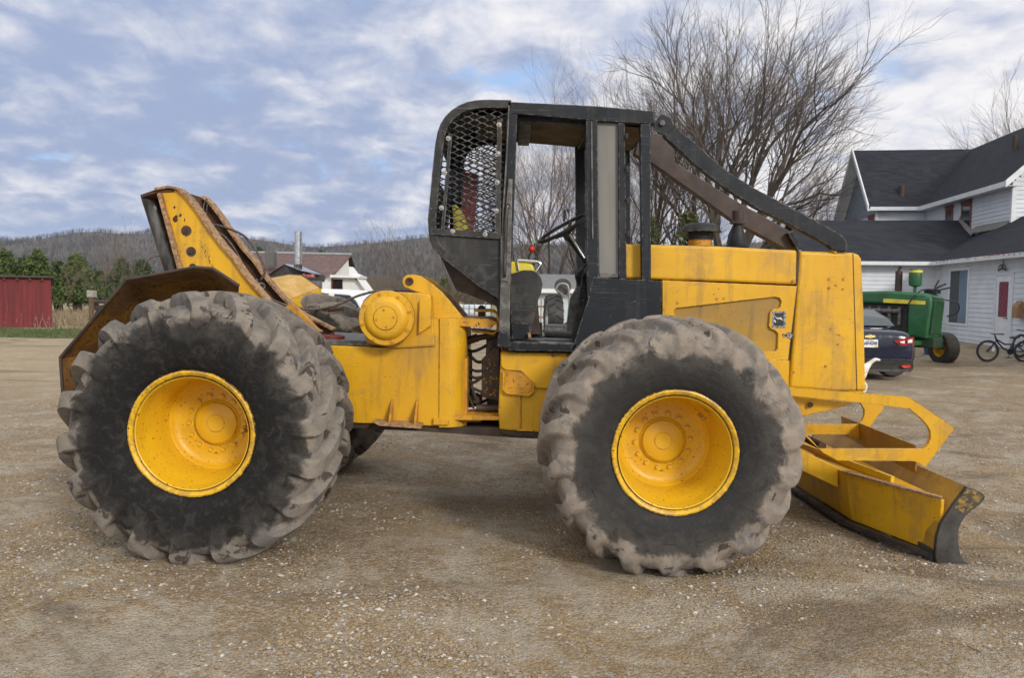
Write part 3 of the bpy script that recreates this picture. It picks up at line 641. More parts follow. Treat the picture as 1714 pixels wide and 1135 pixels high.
# roof, rear skin and slanted floor
sk_roof = MB().strip(XZ([(1092,192),(950,182),(850,176),(820,175),(798,176),(784,179),(771,184),(760,192),(751,202),(744,213),(739,226),(735,246)], C0), .012, C0+.03, C1-.03)
sk_roof.build('cab_roof', M['black'], sk, bevel=0)
MB().strip(XZ([(1085,211),(950,200),(870,194),(820,190),(790,190)], C0), .010, C0+.05, C1-.05).build('roof_lining', M['beige'], sk)
MB().strip(XZ([(723,384),(724,402),(730,415),(740,428),(800,474),(838,502)], C0), .010, C0+.03, C1-.03).build('cab_rear_skin', M['black_rust'], sk)
MB().strip(XZ([(729,300),(722,350),(721,366),(723,384)], C0), .010, C0+.03, C1-.03).build('cab_rear_skin', M['black'], sk)
slab('cab_underbox', [(735,428),(742,444),(762,486),(796,498),(815,506),(830,513),(834,532),(845,545),(850,545),(850,500),(830,500),(780,462)], C0+.12, C1-.12, 'black_rust', Yr=C0+.02)
# roof side rails
ra = [(850,169),(856,170),(1000,177),(1095,186),(1096,207),(1000,202),(950,197),(866,190),(850,190)]
slab('roof_rail', ra, C0-.035, C0+.04, 'black', Yr=C0-.035, bevel=.004)
slab('roof_rail', ra, C1-.04, C1+.035, 'black', Yr=C0-.035, bevel=.004)
slab('roof_beam', [(1070,188),(1095,188),(1095,207),(1070,207)], C0+.04, C1-.04, 'black', Yr=C0)
slab('roof_beam', [(868,188),(890,190),(890,203),(868,202)], C0+.04, C1-.04, 'black', Yr=C0)
slab('roof_beam', [(985,199),(1003,200),(1003,212),(985,211)], C0+.04, C1-.04, 'black', Yr=C0)
slab('door_track', [(885,195),(985,203),(985,210),(885,203)], C0+.045, C0+.085, 'black', Yr=C0+.045)
# posts
def post(name, pts, near, mat, dy=.05, far=False, off=0):
    Y0, Y1 = (C0-.03+off, C0-.03+dy+off) if not far else (C1+.03-dy, C1+.03)
    return slab(name, pts, Y0, Y1, mat, Yr=C0-.03, bevel=.004)
post('rear_door_post', [(848,188),(866,190),(862,300),(855,470),(853,585),(838,583),(842,470)], True, 'black', .07)
post('worn_post_strip', [(851,300),(858,300),(853,560),(835,556),(838,470),(843,380)], True, 'gsteel', .02, off=-.022)
post('rear_door_post', [(838,188),(866,190),(862,300),(855,470),(855,585),(828,583),(834,470)], True, 'black', .07, far=True)
MB().tube(curve([P(852,176,C0-.05), P(848,260,C0-.05), P(842,360,C0-.05), P(839,440,C0-.05)]), .006, 6).build('door_edge_trim', M['gsteel'], sk, smooth=True)
slab('post_foot', [(834,553),(853,556),(855,584),(832,581)], C0-.07, C0+.02, 'black', Yr=C0-.07, bevel=.012)
MB().tube(curve([P(852,343,C0-.04), P(850,344,C0-.075), P(848,360,C0-.08), P(846,410,C0-.08), P(844.5,455,C0-.08), P(844.5,463,C0-.05)]), .011, 10).build('grab_rail', M['steel'], sk, smooth=True)
slab('grab_rail_guard', [(838,395),(851,395),(850,472),(838,470)], C0-.06, C0-.05, 'gsteel', Yr=C0-.06)
# cab rear wall (dark, closes the space behind the seat)
# front posts and screens
post('front_door_post', [(981,200),(1000,201),(1002,465),(994,466),(985,500),(983,466)], True, 'black', .06)
MB().tube([P(990,203,C0-.035), P(992,400,C0-.035)], .006, 6).build('door_edge_trim', M['gsteel'], sk)
slab('corner_screen', [(998,203),(1036,206),(1036,463),(1003,463)], C0, C0+.012, 'screen', Yr=C0)
slab('screen_roll', [(1003,457),(1034,458),(1034,465),(1003,465)], C0-.02, C0+.01, 'gsteel', Yr=C0)
post('corner_post', [(1035,205),(1046,206),(1049,467),(1036,467)], True, 'black', .05)
post('front_post', [(1072,206),(1089,207),(1090,469),(1075,469)], True, 'black', .07)
for pts in ([(981,200),(1000,201),(1005,580),(985,580)], [(1035,205),(1048,206),(1050,467),(1036,467)], [(1072,206),(1089,207),(1090,469),(1075,469)]):
    post('far_post', pts, False, 'black', .06, far=True)
slab('far_corner_screen', [(1000,206),(1016,206),(1018,463),(1003,463)], C1-.01, C1, 'screen', Yr=C0)
hg = MB()
for px, py in ((1047,225),(1047,229),(1048,280),(1048.5,284),(1049,333),(1049.5,337),(1050,388),(1050.5,392)):
    c = P(px, py, C0-.03); hg.tube([c+Vector((0,-.012,-.012)), c+Vector((0.014,-.012,.006))], .010, 8)
hg.build('screen_hinge', M['rubber'], sk)
# lower side sheets and door sill
lower = [(992,464),(1108,470),(1106,603),(1000,592),(957,588),(970,545),(985,500)]
slab('cab_lower_sheet', lower, C0-.03, C0-.015, 'black', Yr=C0-.03, bevel=.003)
slab('cab_lower_sheet', lower, C1+.015, C1+.03, 'black', Yr=C0-.03, bevel=.003)
slab('firewall', [(1030,464),(1045,465),(1040,600),(1025,600)], C0, C1, 'black', Yr=C0)
slab('door_sill', [(852,573),(966,576),(960,589),(852,587)], C0-.03, C0+.06, 'black', Yr=C0-.03)
slab('door_sill', [(852,573),(966,576),(960,589),(852,587)], C1-.06, C1+.03, 'black', Yr=C0-.03)
slab('cab_floor', [(838,575),(1030,580),(1030,588),(838,583)], C0+.06, C1-.06, 'gsteel', Yr=C0)
slab('floor_edge', [(857,571),(964,574),(964,577),(857,574)], C0-.01, C0+.06, 'steel', Yr=C0)
MB().tube([P(912,553,5.95), P(985,556,5.95)], .05, 20).build('driveshaft_cover', M['dullsteel'], sk, smooth=True)
slab('floor_box', [(893,540),(908,540),(908,566),(886,566)], 5.7, 5.8, 'black')
slab('floor_box_edge', [(906.5,540),(908,540),(908,566),(906.5,566)], 5.69, 5.70, 'galv')
# fuel-tank shaped panel left of the seat
pan = [(855,458),(863,456),(875,452),(890,452),(899,456),(906,465),(908.5,476),(906,490),(901,503),(895,528),(890,550),(886,570),(855,570)]
slab('seat_side_panel', pan, 5.50, 5.52, 'black_scuffed')
slab('seat_side_pocket', [(857,540),(888,541),(885,568),(857,568)], 5.48, 5.50, 'black')
MB().obox(P(886,561,5.45), (.010,0,.004), (0,.012,0), (-.004,0,.02)).build('wooden_wedge', M['tan_rust'], sk, bevel=.003)
# seat
slab('seat_base', [(856,500),(900,500),(905,560),(856,560)], 5.62, 6.0, 'black_rust')
st_ = slab('seat', [(800,452),(855,438),(880,438),(892,443),(895,455),(890,461),(800,470)], 5.56, 6.0, 'vinyl', Yr=5.6, bevel=.02, seg=4)
slab('seat_backrest', [(759,347),(767,348),(775,356),(785,386),(798,440),(800,470),(783,470),(762,388)], 5.60, 5.98, 'vinyl', Yr=5.8, bevel=.02, seg=4)
MB().tube(curve([P(868,452,5.55), P(866,438,5.55), P(870,436,5.55), P(898,438,5.55), P(904,441,5.55), P(904,445,5.55), P(897,456,5.55)]), .009, 8).build('armrest_frame', M['chrome'], sk, smooth=True)
slab('red_board', [(776,287),(801,292),(797,340),(791,400),(770,400),(772,330)], 6.10, 6.16, 'darkred')
MB().tube([P(879,452,5.6), P(889,420,5.6)], .007, 8).build('control_lever', M['steel'], sk)
import bmesh
MB().lathe([(.0,-.024),(.012,-.021),(.021,-.012),(.024,0),(.021,.012),(.012,.021),(0,.024)], P(890,417,5.6), (0,0,1), 20).build('lever_knob', M['red'], sk, smooth=True)
# steering wheel and column
swc = P(943.5, 382, 5.82); axd = Vector((-.50, -.16, .85)).normalized()
a = axd.orthogonal().normalized(); b = axd.cross(a); rw = .203
ring = [swc + (a*math.cos(t) + b*math.sin(t))*rw for t in [i*2*math.pi/40 for i in range(41)]]
sw = MB().tube(ring, .014, 10, False)
hub = swc - axd*.05
for k in range(3):
    t = 2*math.pi*k/3+.4; sw.tube([hub, swc + (a*math.cos(t)+b*math.sin(t))*(rw*.6)-axd*.02, swc + (a*math.cos(t)+b*math.sin(t))*rw], .011, 6)
sw.lathe([(0,.02),(.03,.015),(.035,-.03),(.02,-.05)], hub, axd, 16)
sw.build('steering_wheel', M['rubber'], sk, smooth=True)
MB().tube([hub, P(984,440,5.82)], .026, 12).build('steering_column', M['black'], sk, smooth=True)
MB().tube([P(953,392,5.76), P(978,432,5.76)], .009, 8).build('column_tube', M['galv'], sk, smooth=True)
MB().tube(curve([P(984,440,5.8), P(968,455,5.8), P(965,463,5.8), P(970,480,5.8)]), .012, 8).tube(curve([P(988,448,5.75), P(977,460,5.75), P(975,467,5.75), P(978,480,5.75)]), .012, 8).build('pedal_linkage', M['black'], sk, smooth=True)
slab('dash_support', [(985,430),(1000,430),(1000,575),(958,575),(962,530),(972,480)], 5.78, 5.86, 'black_scuffed')
slab('pedal_plate', [(955,500),(966,480),(978,480),(962,556),(948,556)], 5.9, 6.0, 'gsteel')
MB().tube([P(944,370,6.1), P(946,352,6.1), P(950,350,6.1), P(952,356,6.1)], .010, 8).build('mirror_hook', M['steel'], sk)

# ------------------------------------------------------------------ blade and its lift frame
Hn, Hf = 5.16, 6.14
hoopO = [(1290,646),(1309,647),(1420,657),(1490,662),(1520,665),(1528,669),(1595,714),(1597,719),(1549,782),(1530,772),(1402,771),(1378,758),(1333,716),(1325,690),(1290,690)]
hoopI = [(1300,658),(1318,662),(1447,675),(1510,683),(1522,684),(1540,699),(1553,713),(1557.5,722),(1558,733),(1554,743),(1545,752),(1372,752),(1340,716),(1330,700),(1300,684)]
for Y in (Hn, Hf):
    h_ = plate_with_hole(MB(), hoopO, hoopI, Y, Y+.028, Hn).build('lift_frame_plate', M['yellow'], sk)
    m_ = h_.modifiers.new('b', 'BEVEL'); m_.width = .003; m_.segments = 2; m_.limit_method = 'ANGLE'; m_.angle_limit = R(50)
slab('frame_gusset', [(1315,662),(1430,675),(1400,684),(1345,697),(1325,690)], Hn+.10, Hn+.13, 'yellow')
MB().tube([P(1357,678,Hn+.1), P(1357,678,Hn+.07)], .018, 8).build('gusset_bolt', M['rust'], sk)
MB().tube([P(1400,748,5.5)+Vector((-.1,0,0)), P(1400,748,5.5)+Vector((-.1,.4,0))], .03, 8).build('lift_pin', M['rust'], sk)
B0, B1 = 4.73, 6.95
endp = [(1619,815),(1630,818),(1643,825),(1649,831),(1648,837),(1640,846),(1626,856),(1617,864),(1609,876),(1605,888),(1604,904),(1606,920),(1609,931),(1613,938),(1622,943),(1622,952),(1600,950),(1578,946),(1568,942),(1566,932),(1567,915),(1569,899),(1575,878),(1587,860),(1599,842),(1610,828)]
slab('blade_end_plate', endp, B0-.03, B0, 'dark_steel', bevel=.004)
slab('blade_end_plate', endp, B1, B1+.03, 'dark_steel', Yr=B0-.03, bevel=.004)
slab('end_plate_paint', [(1619,818),(1630,821),(1641,827),(1646,832),(1636,844),(1620,856),(1610,860),(1598,850),(1604,838)], B0-.0325, B0-.029, pm('chipped_paint_on_steel', (.30,.18,.03), (.05,.042,.035), 38, .36, .56, .6, bump=.2), bevel=0)
prof = [(1619,815),(1610,828),(1599,842),(1587,860),(1575,878),(1569,899),(1566,925)]
pz = XZ(prof, B0-.03)
MB().strip(pz[::-1], -.03, B0, B1).build('moldboard', M['yellow_dull'], sk)
xa = pz[-1][0]; zb_ = pz[-1][1]; gz = P(1566,942,B0).z
MB().box((xa-.012, B0, gz+.005), (xa+.035, B1, zb_+.01)).build('cutting_edge', M['dark_steel'], sk, bevel=.004)
# raised spill guard in the middle of the top edge
xt, zt = pz[0]
MB().add([(xt-.03,5.25,zt-.06),(xt+.0,6.5,zt-.06),(xt-.02,6.5,zt+.15),(xt-.05,5.25,zt+.15),(xt-.015,5.25,zt-.06),(xt+.015,6.5,zt-.06),(xt-.005,6.5,zt+.15),(xt-.035,5.25,zt+.15)],
    [(3,2,1,0),(4,5,6,7),(0,4,7,3),(1,2,6,5),(3,7,6,2),(0,1,5,4)]).build('spill_guard', M['yellow_dull'], sk, bevel=.003)
# lower stiffening box: wedge next to the end, then a straight beam
zu = .335
pts_plan = [(P(1574,880,B0).x, B0+.004), (2.36, 5.44), (2.33, 6.45), (xa, B1-.02), (xa+.03, B1-.02), (xa+.06, B0+.004)]
def loft(top, bot, zt_, zb2): return [(x, y, zt_) for x, y in top] + [(x, y, zb2) for x, y in bot]
mb = MB(); n = len(pts_plan)
bot = [(x+.06 if x < 2.5 else x, y) for x, y in pts_plan]
mb.add(loft(pts_plan, bot, zu, -.005), [tuple(range(n)), tuple(range(2*n-1, n-1, -1))] + [(i, i+n, (i+1)%n+n, (i+1)%n) for i in range(n)])
mb.build('blade_stiffener', M['yellow'], sk, bevel=.004)
fp = [Vector((x, y, zu)) for x, y in pts_plan[:3]]
MB().plan([(fp[0].x, fp[0].y), (fp[1].x-.03, fp[1].y), (fp[1].x+.02, fp[1].y+.02), (fp[0].x+.03, fp[0].y+.04)], zu+.001, zu+.014).build('stiffener_flange', M['tan_rust'], sk)
MB().plan([(2.53,5.13),(2.33,6.45),(2.345,6.46),(2.56,5.14)], zu+.001, zu+.05).build('push_beam_edge', M['yellow_clean'], sk, bevel=.003)
MB().plan([(2.345,5.44),(2.60,4.75),(2.63,4.77),(2.40,5.46)], -.035, -.006).plan([(2.345,5.44),(2.32,6.5),(2.40,6.5),(2.40,5.44)], -.035, -.006).build('stiffener_wear_strip', M['dark_steel'], sk)
for Y in (5.55, 6.00):
    MB().add([(1.75,Y,.62),(1.75,Y,.48),(2.36,Y,.20),(2.36,Y,.345),(1.75,Y+.09,.62),(1.75,Y+.09,.48),(2.36,Y+.09,.20),(2.36,Y+.09,.345)],
        [(0,1,2,3),(7,6,5,4),(0,4,5,1),(1,5,6,2),(2,6,7,3),(3,7,4,0)]).build('push_arm', M['yellow'], sk, bevel=.005)
# ------------------------------------------------------------------ ground
def gz_(x, y):
    s = max(0, min(1, (x+1.8)/3)); s = s*s*(3-2*s); z = -.012 - .052*s
    a = max(0, min(1, (y-15)/8)); b = max(0, min(1, (x-8)/5)); z += .22*a*a*(3-2*a)*b*b*(3-2*b)
    if y < 14:
        for (a0, k_) in ((.0, 3.0), (.0, 4.9), (7.0, -2.2)):
            d_ = (y - 2.0 - .16*x - k_*.55 - .25*math.sin(x*.5+k_))/.22; z -= .016*math.exp(-d_*d_) - .008*math.exp(-(d_-1.6)**2) - .008*math.exp(-(d_+1.6)**2)
    if y < 30: z += .012*mn.noise(Vector((x*.55, y*.55, 0))) + .005*mn.noise(Vector((x*2, y*2, 4)))
    return z
def sheet(name, xs, ys, mat, dz=0, clipf=None, kind='structure'):
    v = [(x, y, gz_(x, y)+dz) for y in ys for x in xs]; nx = len(xs); f = []
    for j in range(len(ys)-1):
        for i in range(nx-1):
            if clipf and not clipf((xs[i]+xs[i+1])/2, (ys[j]+ys[j+1])/2): continue
            f.append((j*nx+i, j*nx+i+1, (j+1)*nx+i+1, (j+1)*nx+i))
    mb = MB(); mb.v = v; mb.f = f
    o = mb.build(name, mat, None, smooth=False)
    o.data.polygons.foreach_set('use_smooth', [True]*len(o.data.polygons)); return tag(o, kind=kind)
def stretch_axis(lo, hi, far_lo, far_hi, st, g=1.22):
    a = []; x = lo
    while x <= hi: a.append(x); x += st
    s = st; x = hi
    while x < far_hi: s *= g; x += s; a.append(x)
    s = st; x = lo; pre = []
    while x > far_lo: s *= g; x -= s; pre.append(x)
    return pre[::-1] + a
t = NT('gravel_ground')
v1 = t.noise(.55, 5, .6, .6, loc=(4,1,0)); v2 = t.noise(1.6, 6, .62, .8, loc=(1,8,2)); v3 = t.noise(9, 5, .7)
x_, y_, z_ = t.sep()
base = t.mix(t.ramp(v1, .38, .62), (.345,.24,.125), (.28,.205,.128))
base = t.mix(t.ramp(v2, .46, .60), base, (.43,.37,.285))
base = t.mix(t.ramp(v3, .35, .7, 0, .6), base, (.165,.118,.072))
farf = t.ramp(y_, 9, 15)
leftf = t.ramp(x_, 1.5, -5)
base = t.mix(t.math('MULTIPLY', farf, t.math('MULTIPLY', leftf, .75)), base, t.mix(t.ramp(t.noise(2.2, 6, .75, .5, loc=(2,2,2), stretch=(.8,1,1)), .42, .58), (.50,.39,.24), (.38,.30,.19)))
vo = t.n('ShaderNodeTexVoronoi'); vo.inputs['Scale'].default_value = 52; t.L.new(t.c, vo.inputs['Vector'])
vo2 = t.n('ShaderNodeTexVoronoi'); vo2.inputs['Scale'].default_value = 120; t.L.new(t.c, vo2.inputs['Vector'])
def sepc(o):
    s = t.n('ShaderNodeSeparateColor'); t.L.new(o, s.inputs[0]); return s.outputs[0]
sv1, sv2 = sepc(vo.outputs['Color']), sepc(vo2.outputs['Color'])
st = t.mix(t.ramp(sv1, .72, .82, 0, .65), base, (.40,.37,.33))
st = t.mix(t.ramp(sv2, .60, .85, 0, .6), st, (.36,.31,.24))
st = t.mix(t.ramp(sv2, .25, .05, 0, .45), st, (.09,.07,.05))
st = t.mix(t.ramp(t.noise(.9, 6, .65, 1.2, loc=(9,3,5), stretch=(.45,1,1)), .53, .66, 0, .6), st, (.12,.092,.068))     # damp darker patches
hb = t.math('ADD', t.math('MULTIPLY', vo.outputs['Distance'], -.5), t.math('MULTIPLY', vo2.outputs['Distance'], -.3))
hb = t.math('ADD', hb, t.math('MULTIPLY', t.noise(28, 6, .7), .6))
t.bump(hb, .9, .03)
M['ground'] = t.done(st, .93, spec=.2)
gx = stretch_axis(-10, 14, -2200, 2200, .16, 1.25); gy = stretch_axis(1.2, 16, -60, 2600, .16, 1.2)
sheet('ground', gx, gy, M['ground'])
# loose stones
t = NT('loose_stone'); rp = t.n('ShaderNodeNewGeometry').outputs['Random Per Island']
cr = t.n('ShaderNodeValToRGB'); t.L.new(rp, cr.inputs[0]); e = cr.color_ramp.elements
e[0].color = (.24,.175,.10,1); e[1].position = 1; e[1].color = (.46,.43,.38,1)
for p_, c_ in ((.25,(.29,.21,.12,1)), (.5,(.31,.27,.22,1)), (.7,(.34,.24,.14,1)), (.8,(.27,.27,.28,1)), (.93,(.56,.53,.48,1))):
    q = e.new(p_); q.color = c_
t.bump(t.noise(120, 3), .3, .003); M['stone'] = t.done(t.mix(t.ramp(t.noise(60, 3), .3, .7, 0, .35), cr.outputs[0], (.2,.16,.12)), .9, spec=.25)
def stones(n, y0, y1, smin, smax, name):
    rg = random.Random(n); mb = MB(); V = mb.v; F = mb.f
    fcs = [(0,1,2),(0,2,3),(0,3,4),(0,4,1),(5,2,1),(5,3,2),(5,4,3),(5,1,4)]
    k = 0
    while k < n:
        u = rg.random(); y = y0 * (y1/y0)**u; x = rg.uniform(-.72, .72)*y
        d = mn.noise(Vector((x*.9+5, y*1.3, 2))) + .5*mn.noise(Vector((x*3, y*4, 7)))
        if rg.random() > .28 + 1.1*d: continue
        s = smin + (smax-smin)*rg.random()**3.2; z = gz_(x, y)
        a = rg.uniform(0, 6.28); ca, sa = math.cos(a), math.sin(a); e1 = rg.uniform(.7, 1.35); e2 = rg.uniform(.6, 1); hh = rg.uniform(.35, .75)
        b = len(V); 
        for vx, vy, vz in ((0,0,1),(1,.0,.1),(.1,1,-.1),(-1,.1,.1),(0,-1,0),(0,0,-1)):
            vx = (vx + rg.uniform(-.3,.3))*s*e1; vy = (vy + rg.uniform(-.3,.3))*s*e2; vz = (vz + rg.uniform(-.25,.25))*s*hh
            V.append((x + vx*ca - vy*sa, y + vx*sa + vy*ca, z + vz + s*hh*.25))
        F.extend((i+b, j+b, l+b) for i, j, l in fcs); k += 1
    o = mb.build(name, M['stone']); return o
g1 = stones(60000, 2.6, 12, .0026, .0155, 'gravel'); tag(g1, kind='stuff')
tag(g1, 'loose pale and tan gravel stones strewn over the yard', 'gravel')
g2 = stones(700, 2.8, 18, .010, .021, 'larger_gravel'); tag(g2, kind='stuff'); tag(g2, 'larger pale stones lying here and there on the gravel yard', 'stones')

# ------------------------------------------------------------------ far ground, grass
M['grass'] = pm('green_grass', (.055,.095,.030), (.13,.135,.055), 1.1, .35, .65, .9, bump=.4)
M['straw'] = pm('dry_field', (.30,.235,.135), (.21,.17,.09), .5, .35, .65, .95, bump=.4, dirt=((.14,.17,.05), .12, .5, .6))
def gclip(x, y): return x < -.55*y + 7.6 - 1.2*math.sin(y*.3) and 24.5 + .8*mn.noise(Vector((x*.3, 0, 0))) < y < 29.8 + 1.0*mn.noise(Vector((x*.25, 3, 0)))
ys_ = [20 + .4*i for i in range(30)]; xs_ = [-40 + .5*i for i in range(80)]
sheet('grass_strip', xs_, ys_, M['grass'], .012, lambda x, y: x < -8.2 and gclip(x, y))
def patch_sheet(name, x0, x1, y0, y1, mat, dz): return sheet(name, [x0+(x1-x0)*i/12 for i in range(13)], [y0+(y1-y0)*i/12 for i in range(13)], mat, dz)
patch_sheet('field', -220, 300, 33, 420, M['straw'], .016)
patch_sheet('lawn', .2, 8, 25, 36, M['grass'], .020)
def blades(name, region, n, h, mat, label):
    rg = random.Random(n); mb = MB(); k = 0
    while k < n:
        x = rg.uniform(region[0], region[1]); y = rg.uniform(region[2], region[3])
        if region[4] and not region[4](x, y): continue
        z = gz_(x, y); a = rg.uniform(0, 3.14); l = h*rg.uniform(.4, 1.3); w = .02; dxx, dyy = math.cos(a)*w, math.sin(a)*w; ox, oy = rg.uniform(-.5,.5)*l, rg.uniform(-.5,.5)*l
        mb.add([(x-dxx,y-dyy,z),(x+dxx,y+dyy,z),(x+ox,y+oy,z+l)], [(0,1,2)]); k += 1
    return tag(mb.build(name, mat), label, 'grass', kind='stuff')
blades('grass', (-26,-8.2,22,30.5, gclip), 16000, .10, M['grass'], 'green grass verge between the gravel yard and the red shed')
blades('dry_grass', (-36,-9,30.5,47, None), 9000, .45, pm('dead_grass', (.30,.24,.16), (.20,.15,.10), 2, rough=.9), 'dead straw coloured weeds and brush round the foot of the red shed')

# ------------------------------------------------------------------ trees
def wob(rg, s): return Vector((rg.gauss(0,1), rg.gauss(0,1), rg.gauss(0,1)))*s
def grow(rg, tr, cr, p, d, ln, r, lv, maxlv, kids, up, spread, taper=.62, lr=.66, wobble=.10, side=None, trunk_lv=0):
    n = 5 if lv < 2 else (4 if lv < maxlv-1 else 3); pts = [p.copy()]; rs = [r]; dirs = [d.copy()]
    rend = r*taper
    for i in range(n):
        d = (d + wob(rg, wobble) + Vector((0,0,up)) + (side*.02 if side else Vector())).normalized(); p = p + d*(ln/n); pts.append(p.copy()); dirs.append(d.copy()); rs.append(r + (rend-r)*(i+1)/n)
    if lv == maxlv: rs[-1] = r*.3
    (tr if lv <= trunk_lv else cr).tube(pts, rs, 8 if lv == 0 else (6 if lv == 1 else (4 if lv == 2 else 3)), False)
    if lv >= maxlv: return
    k = kids[lv] if lv < len(kids) else kids[-1]
    for j in range(k):
        t_ = 1.0 if j < 2 else rg.uniform(.25, .95); i = min(n-1, int(t_*n)); fr = t_*n - i
        q = pts[i].lerp(pts[i+1], min(1, fr)); dd = dirs[i]
        a = dd.orthogonal().normalized(); b = dd.cross(a); w = rg.uniform(0, 6.283)
        sp = spread*rg.uniform(.55, 1.3)*(.6 if j == 0 else 1)
        nd_ = (dd*math.cos(sp) + (a*math.cos(w)+b*math.sin(w))*math.sin(sp)).normalized()
        grow(rg, tr, cr, q, nd_, ln*lr*rg.uniform(.75, 1.2), (rs[i]*(.72 if j < 2 else .5)), lv+1, maxlv, kids, up, spread, taper, lr, wobble, side, trunk_lv)
M['bark'] = pm('grey_bark', (.075,.062,.052), (.04,.032,.027), 6, rough=.9, bump=.5, bscale=14)
M['twig'] = pm('twig_brown', (.125,.10,.085), (.08,.064,.054), 4, rough=.9, bump=0)
M['twig_red'] = pm('twig_reddish', (.17,.125,.10), (.11,.085,.07), 4, rough=.9, bump=0)
def tree(name, loc, label, group, seed, limbs, trunk_h, tr_r, maxlv, kids, up=.05, spread=.45, lr=.66, mat='twig', wobble=.1, side=None, ln0=None, minr=0):
    rg = random.Random(seed); tr = MB(); cr = MB(); loc = Vector(loc)
    o = empty(name, loc, label, 'tree', group)
    base = loc + Vector((0,0,-.1))
    pts = [base + Vector((rg.uniform(-.04,.04)*i, rg.uniform(-.04,.04)*i, trunk_h*i/4)) for i in range(5)]
    tr.tube(pts, [tr_r*1.35, tr_r*1.05, tr_r, tr_r*.95, tr_r*.92], 12)
    for (dx_, dy_, dz_, ln, rf_) in limbs:
        grow(rg, tr, cr, pts[-1] - Vector((0,0,.15)), Vector((dx_,dy_,dz_)).normalized(), ln, tr_r*rf_, 1, maxlv, kids, up, spread, .6, lr, wobble, side, 1)
    tr.build('trunk', M['bark'], o, smooth=True); cr.build('crown', M[mat], o)
    return o
def copy_tree(src, loc, label, rz, sc_, group=None):
    o = src.copy(); col.objects.link(o); o.location = loc; o.rotation_euler.z = rz; o.scale = (sc_,)*3; o['label'] = label
    if group: o['group'] = group
    for c in src.children:
        k = c.copy(); col.objects.link(k); k.parent = o
    return o
GY = 'bare trees beyond the skidder'
# the big spreading tree and its neighbours
T = Vector((P(1212,500,40).x, 40, 0))
tree('bare_tree', T, 'largest bare tree, wide vase-shaped crown leaning right, beside the farmhouse roof', GY, 11,
     [(-.42,.1,1,4.9,.5),(-.14,-.2,1,5.6,.55),(.12,.2,1,5.6,.55),(.38,-.1,1,5.4,.55),(.68,.1,1,5.0,.5),(.98,-.1,.85,4.2,.40),(1.3,.3,.6,3.4,.30)], 2.8, .38, 6, [0,6,5,4,4,4], up=.022, spread=.50, lr=.66, wobble=.10, side=Vector((.15,0,0)))
T = Vector((P(1168,500,46).x, 46, 0))
tree('bare_tree', T, 'tall slim bare tree with twin stems left of the largest tree', GY, 5,
     [(-.22,.1,1,5.2,.7),(.12,-.1,1,5.6,.7),(-.45,-.2,1,4.4,.45)], 4.0, .28, 6, [0,5,5,4,4,4], up=.03, spread=.46, lr=.66, wobble=.08)
T = Vector((P(1085,500,44).x, 44, 0))
tree('bare_tree', T, 'bare tree whose leaning stem rises behind the front edge of the cab roof', GY, 21,
     [(.10,.1,1,4.4,.7),(-.16,-.1,1,4.2,.6),(.30,-.2,1,3.8,.5)], 3.2, .22, 6, [0,6,5,4,4,4], up=.04, spread=.42, lr=.68, wobble=.09)
b1 = tree('bare_tree', (P(930,500,43).x, 43, 0), 'many-stemmed bare tree seen through the open cab door', GY, 31,
     [(-.35,.1,1,2.6,.6),(-.1,-.2,1,3.0,.6),(.15,.2,1,2.8,.6),(.45,-.1,1,2.6,.55),(-.7,.2,1,2.0,.4),(.8,-.2,.8,2,.4)], .9, .10, 6, [0,5,4,4,4,4], up=.04, spread=.5, lr=.72, mat='twig_red', wobble=.12)
b1.scale = (1.38,1.38,1.38)
copy_tree(b1, (P(872,500,44).x, 44, 0), 'bare tree whose twigs fill the left side of the cab doorway', 2.1, 1.38)
copy_tree(b1, (P(985,500,46).x, 46, 0), 'bare tree standing behind the steering wheel', 4.0, 1.45)
b2 = tree('bare_tree', (P(760,500,27).x, 27, 0), 'low bare tree fanning out to the left from behind the cab screen', GY, 44,
     [(-.7,.1,.8,1.35,.5),(-.45,-.2,1,1.6,.6),(-.1,.2,1,1.7,.6),(.3,-.1,1,1.5,.55),(-1,.2,.35,1.2,.4)], .7, .075, 6, [0,5,4,4,4,3], up=.0, spread=.5, lr=.72, wobble=.1)
copy_tree(b1, (P(1085,500,45).x, 45, 0), 'bare tree tangled behind the black front posts of the cab', 5.2, 1.5)
copy_tree(b1, (P(1140,500,47).x, 47, 0), 'bare tree behind the air cleaner cap', .8, 1.5)
copy_tree(b1, (P(1330,500,52).x, 52, 0), 'small bare tree between the brush guards and the farmhouse gable', 1.7, 1.0)
copy_tree(b1, (P(1385,500,60).x, 60, 0), 'reddish bare tree just left of the farmhouse gable', 3.3, 1.3)
b3 = tree('bare_tree', (P(1790,500,60).x, 60, 0), 'bare tree rising above the farmhouse ridge at the right edge', GY, 61,
     [(-.5,.1,1,6,.6),(-.15,-.2,1,6.5,.6),(.3,.2,1,6,.6),(-.95,.2,.9,5.2,.5)], 3.2, .30, 6, [0,5,5,4,4,4], up=.02, spread=.45, lr=.7, wobble=.1)
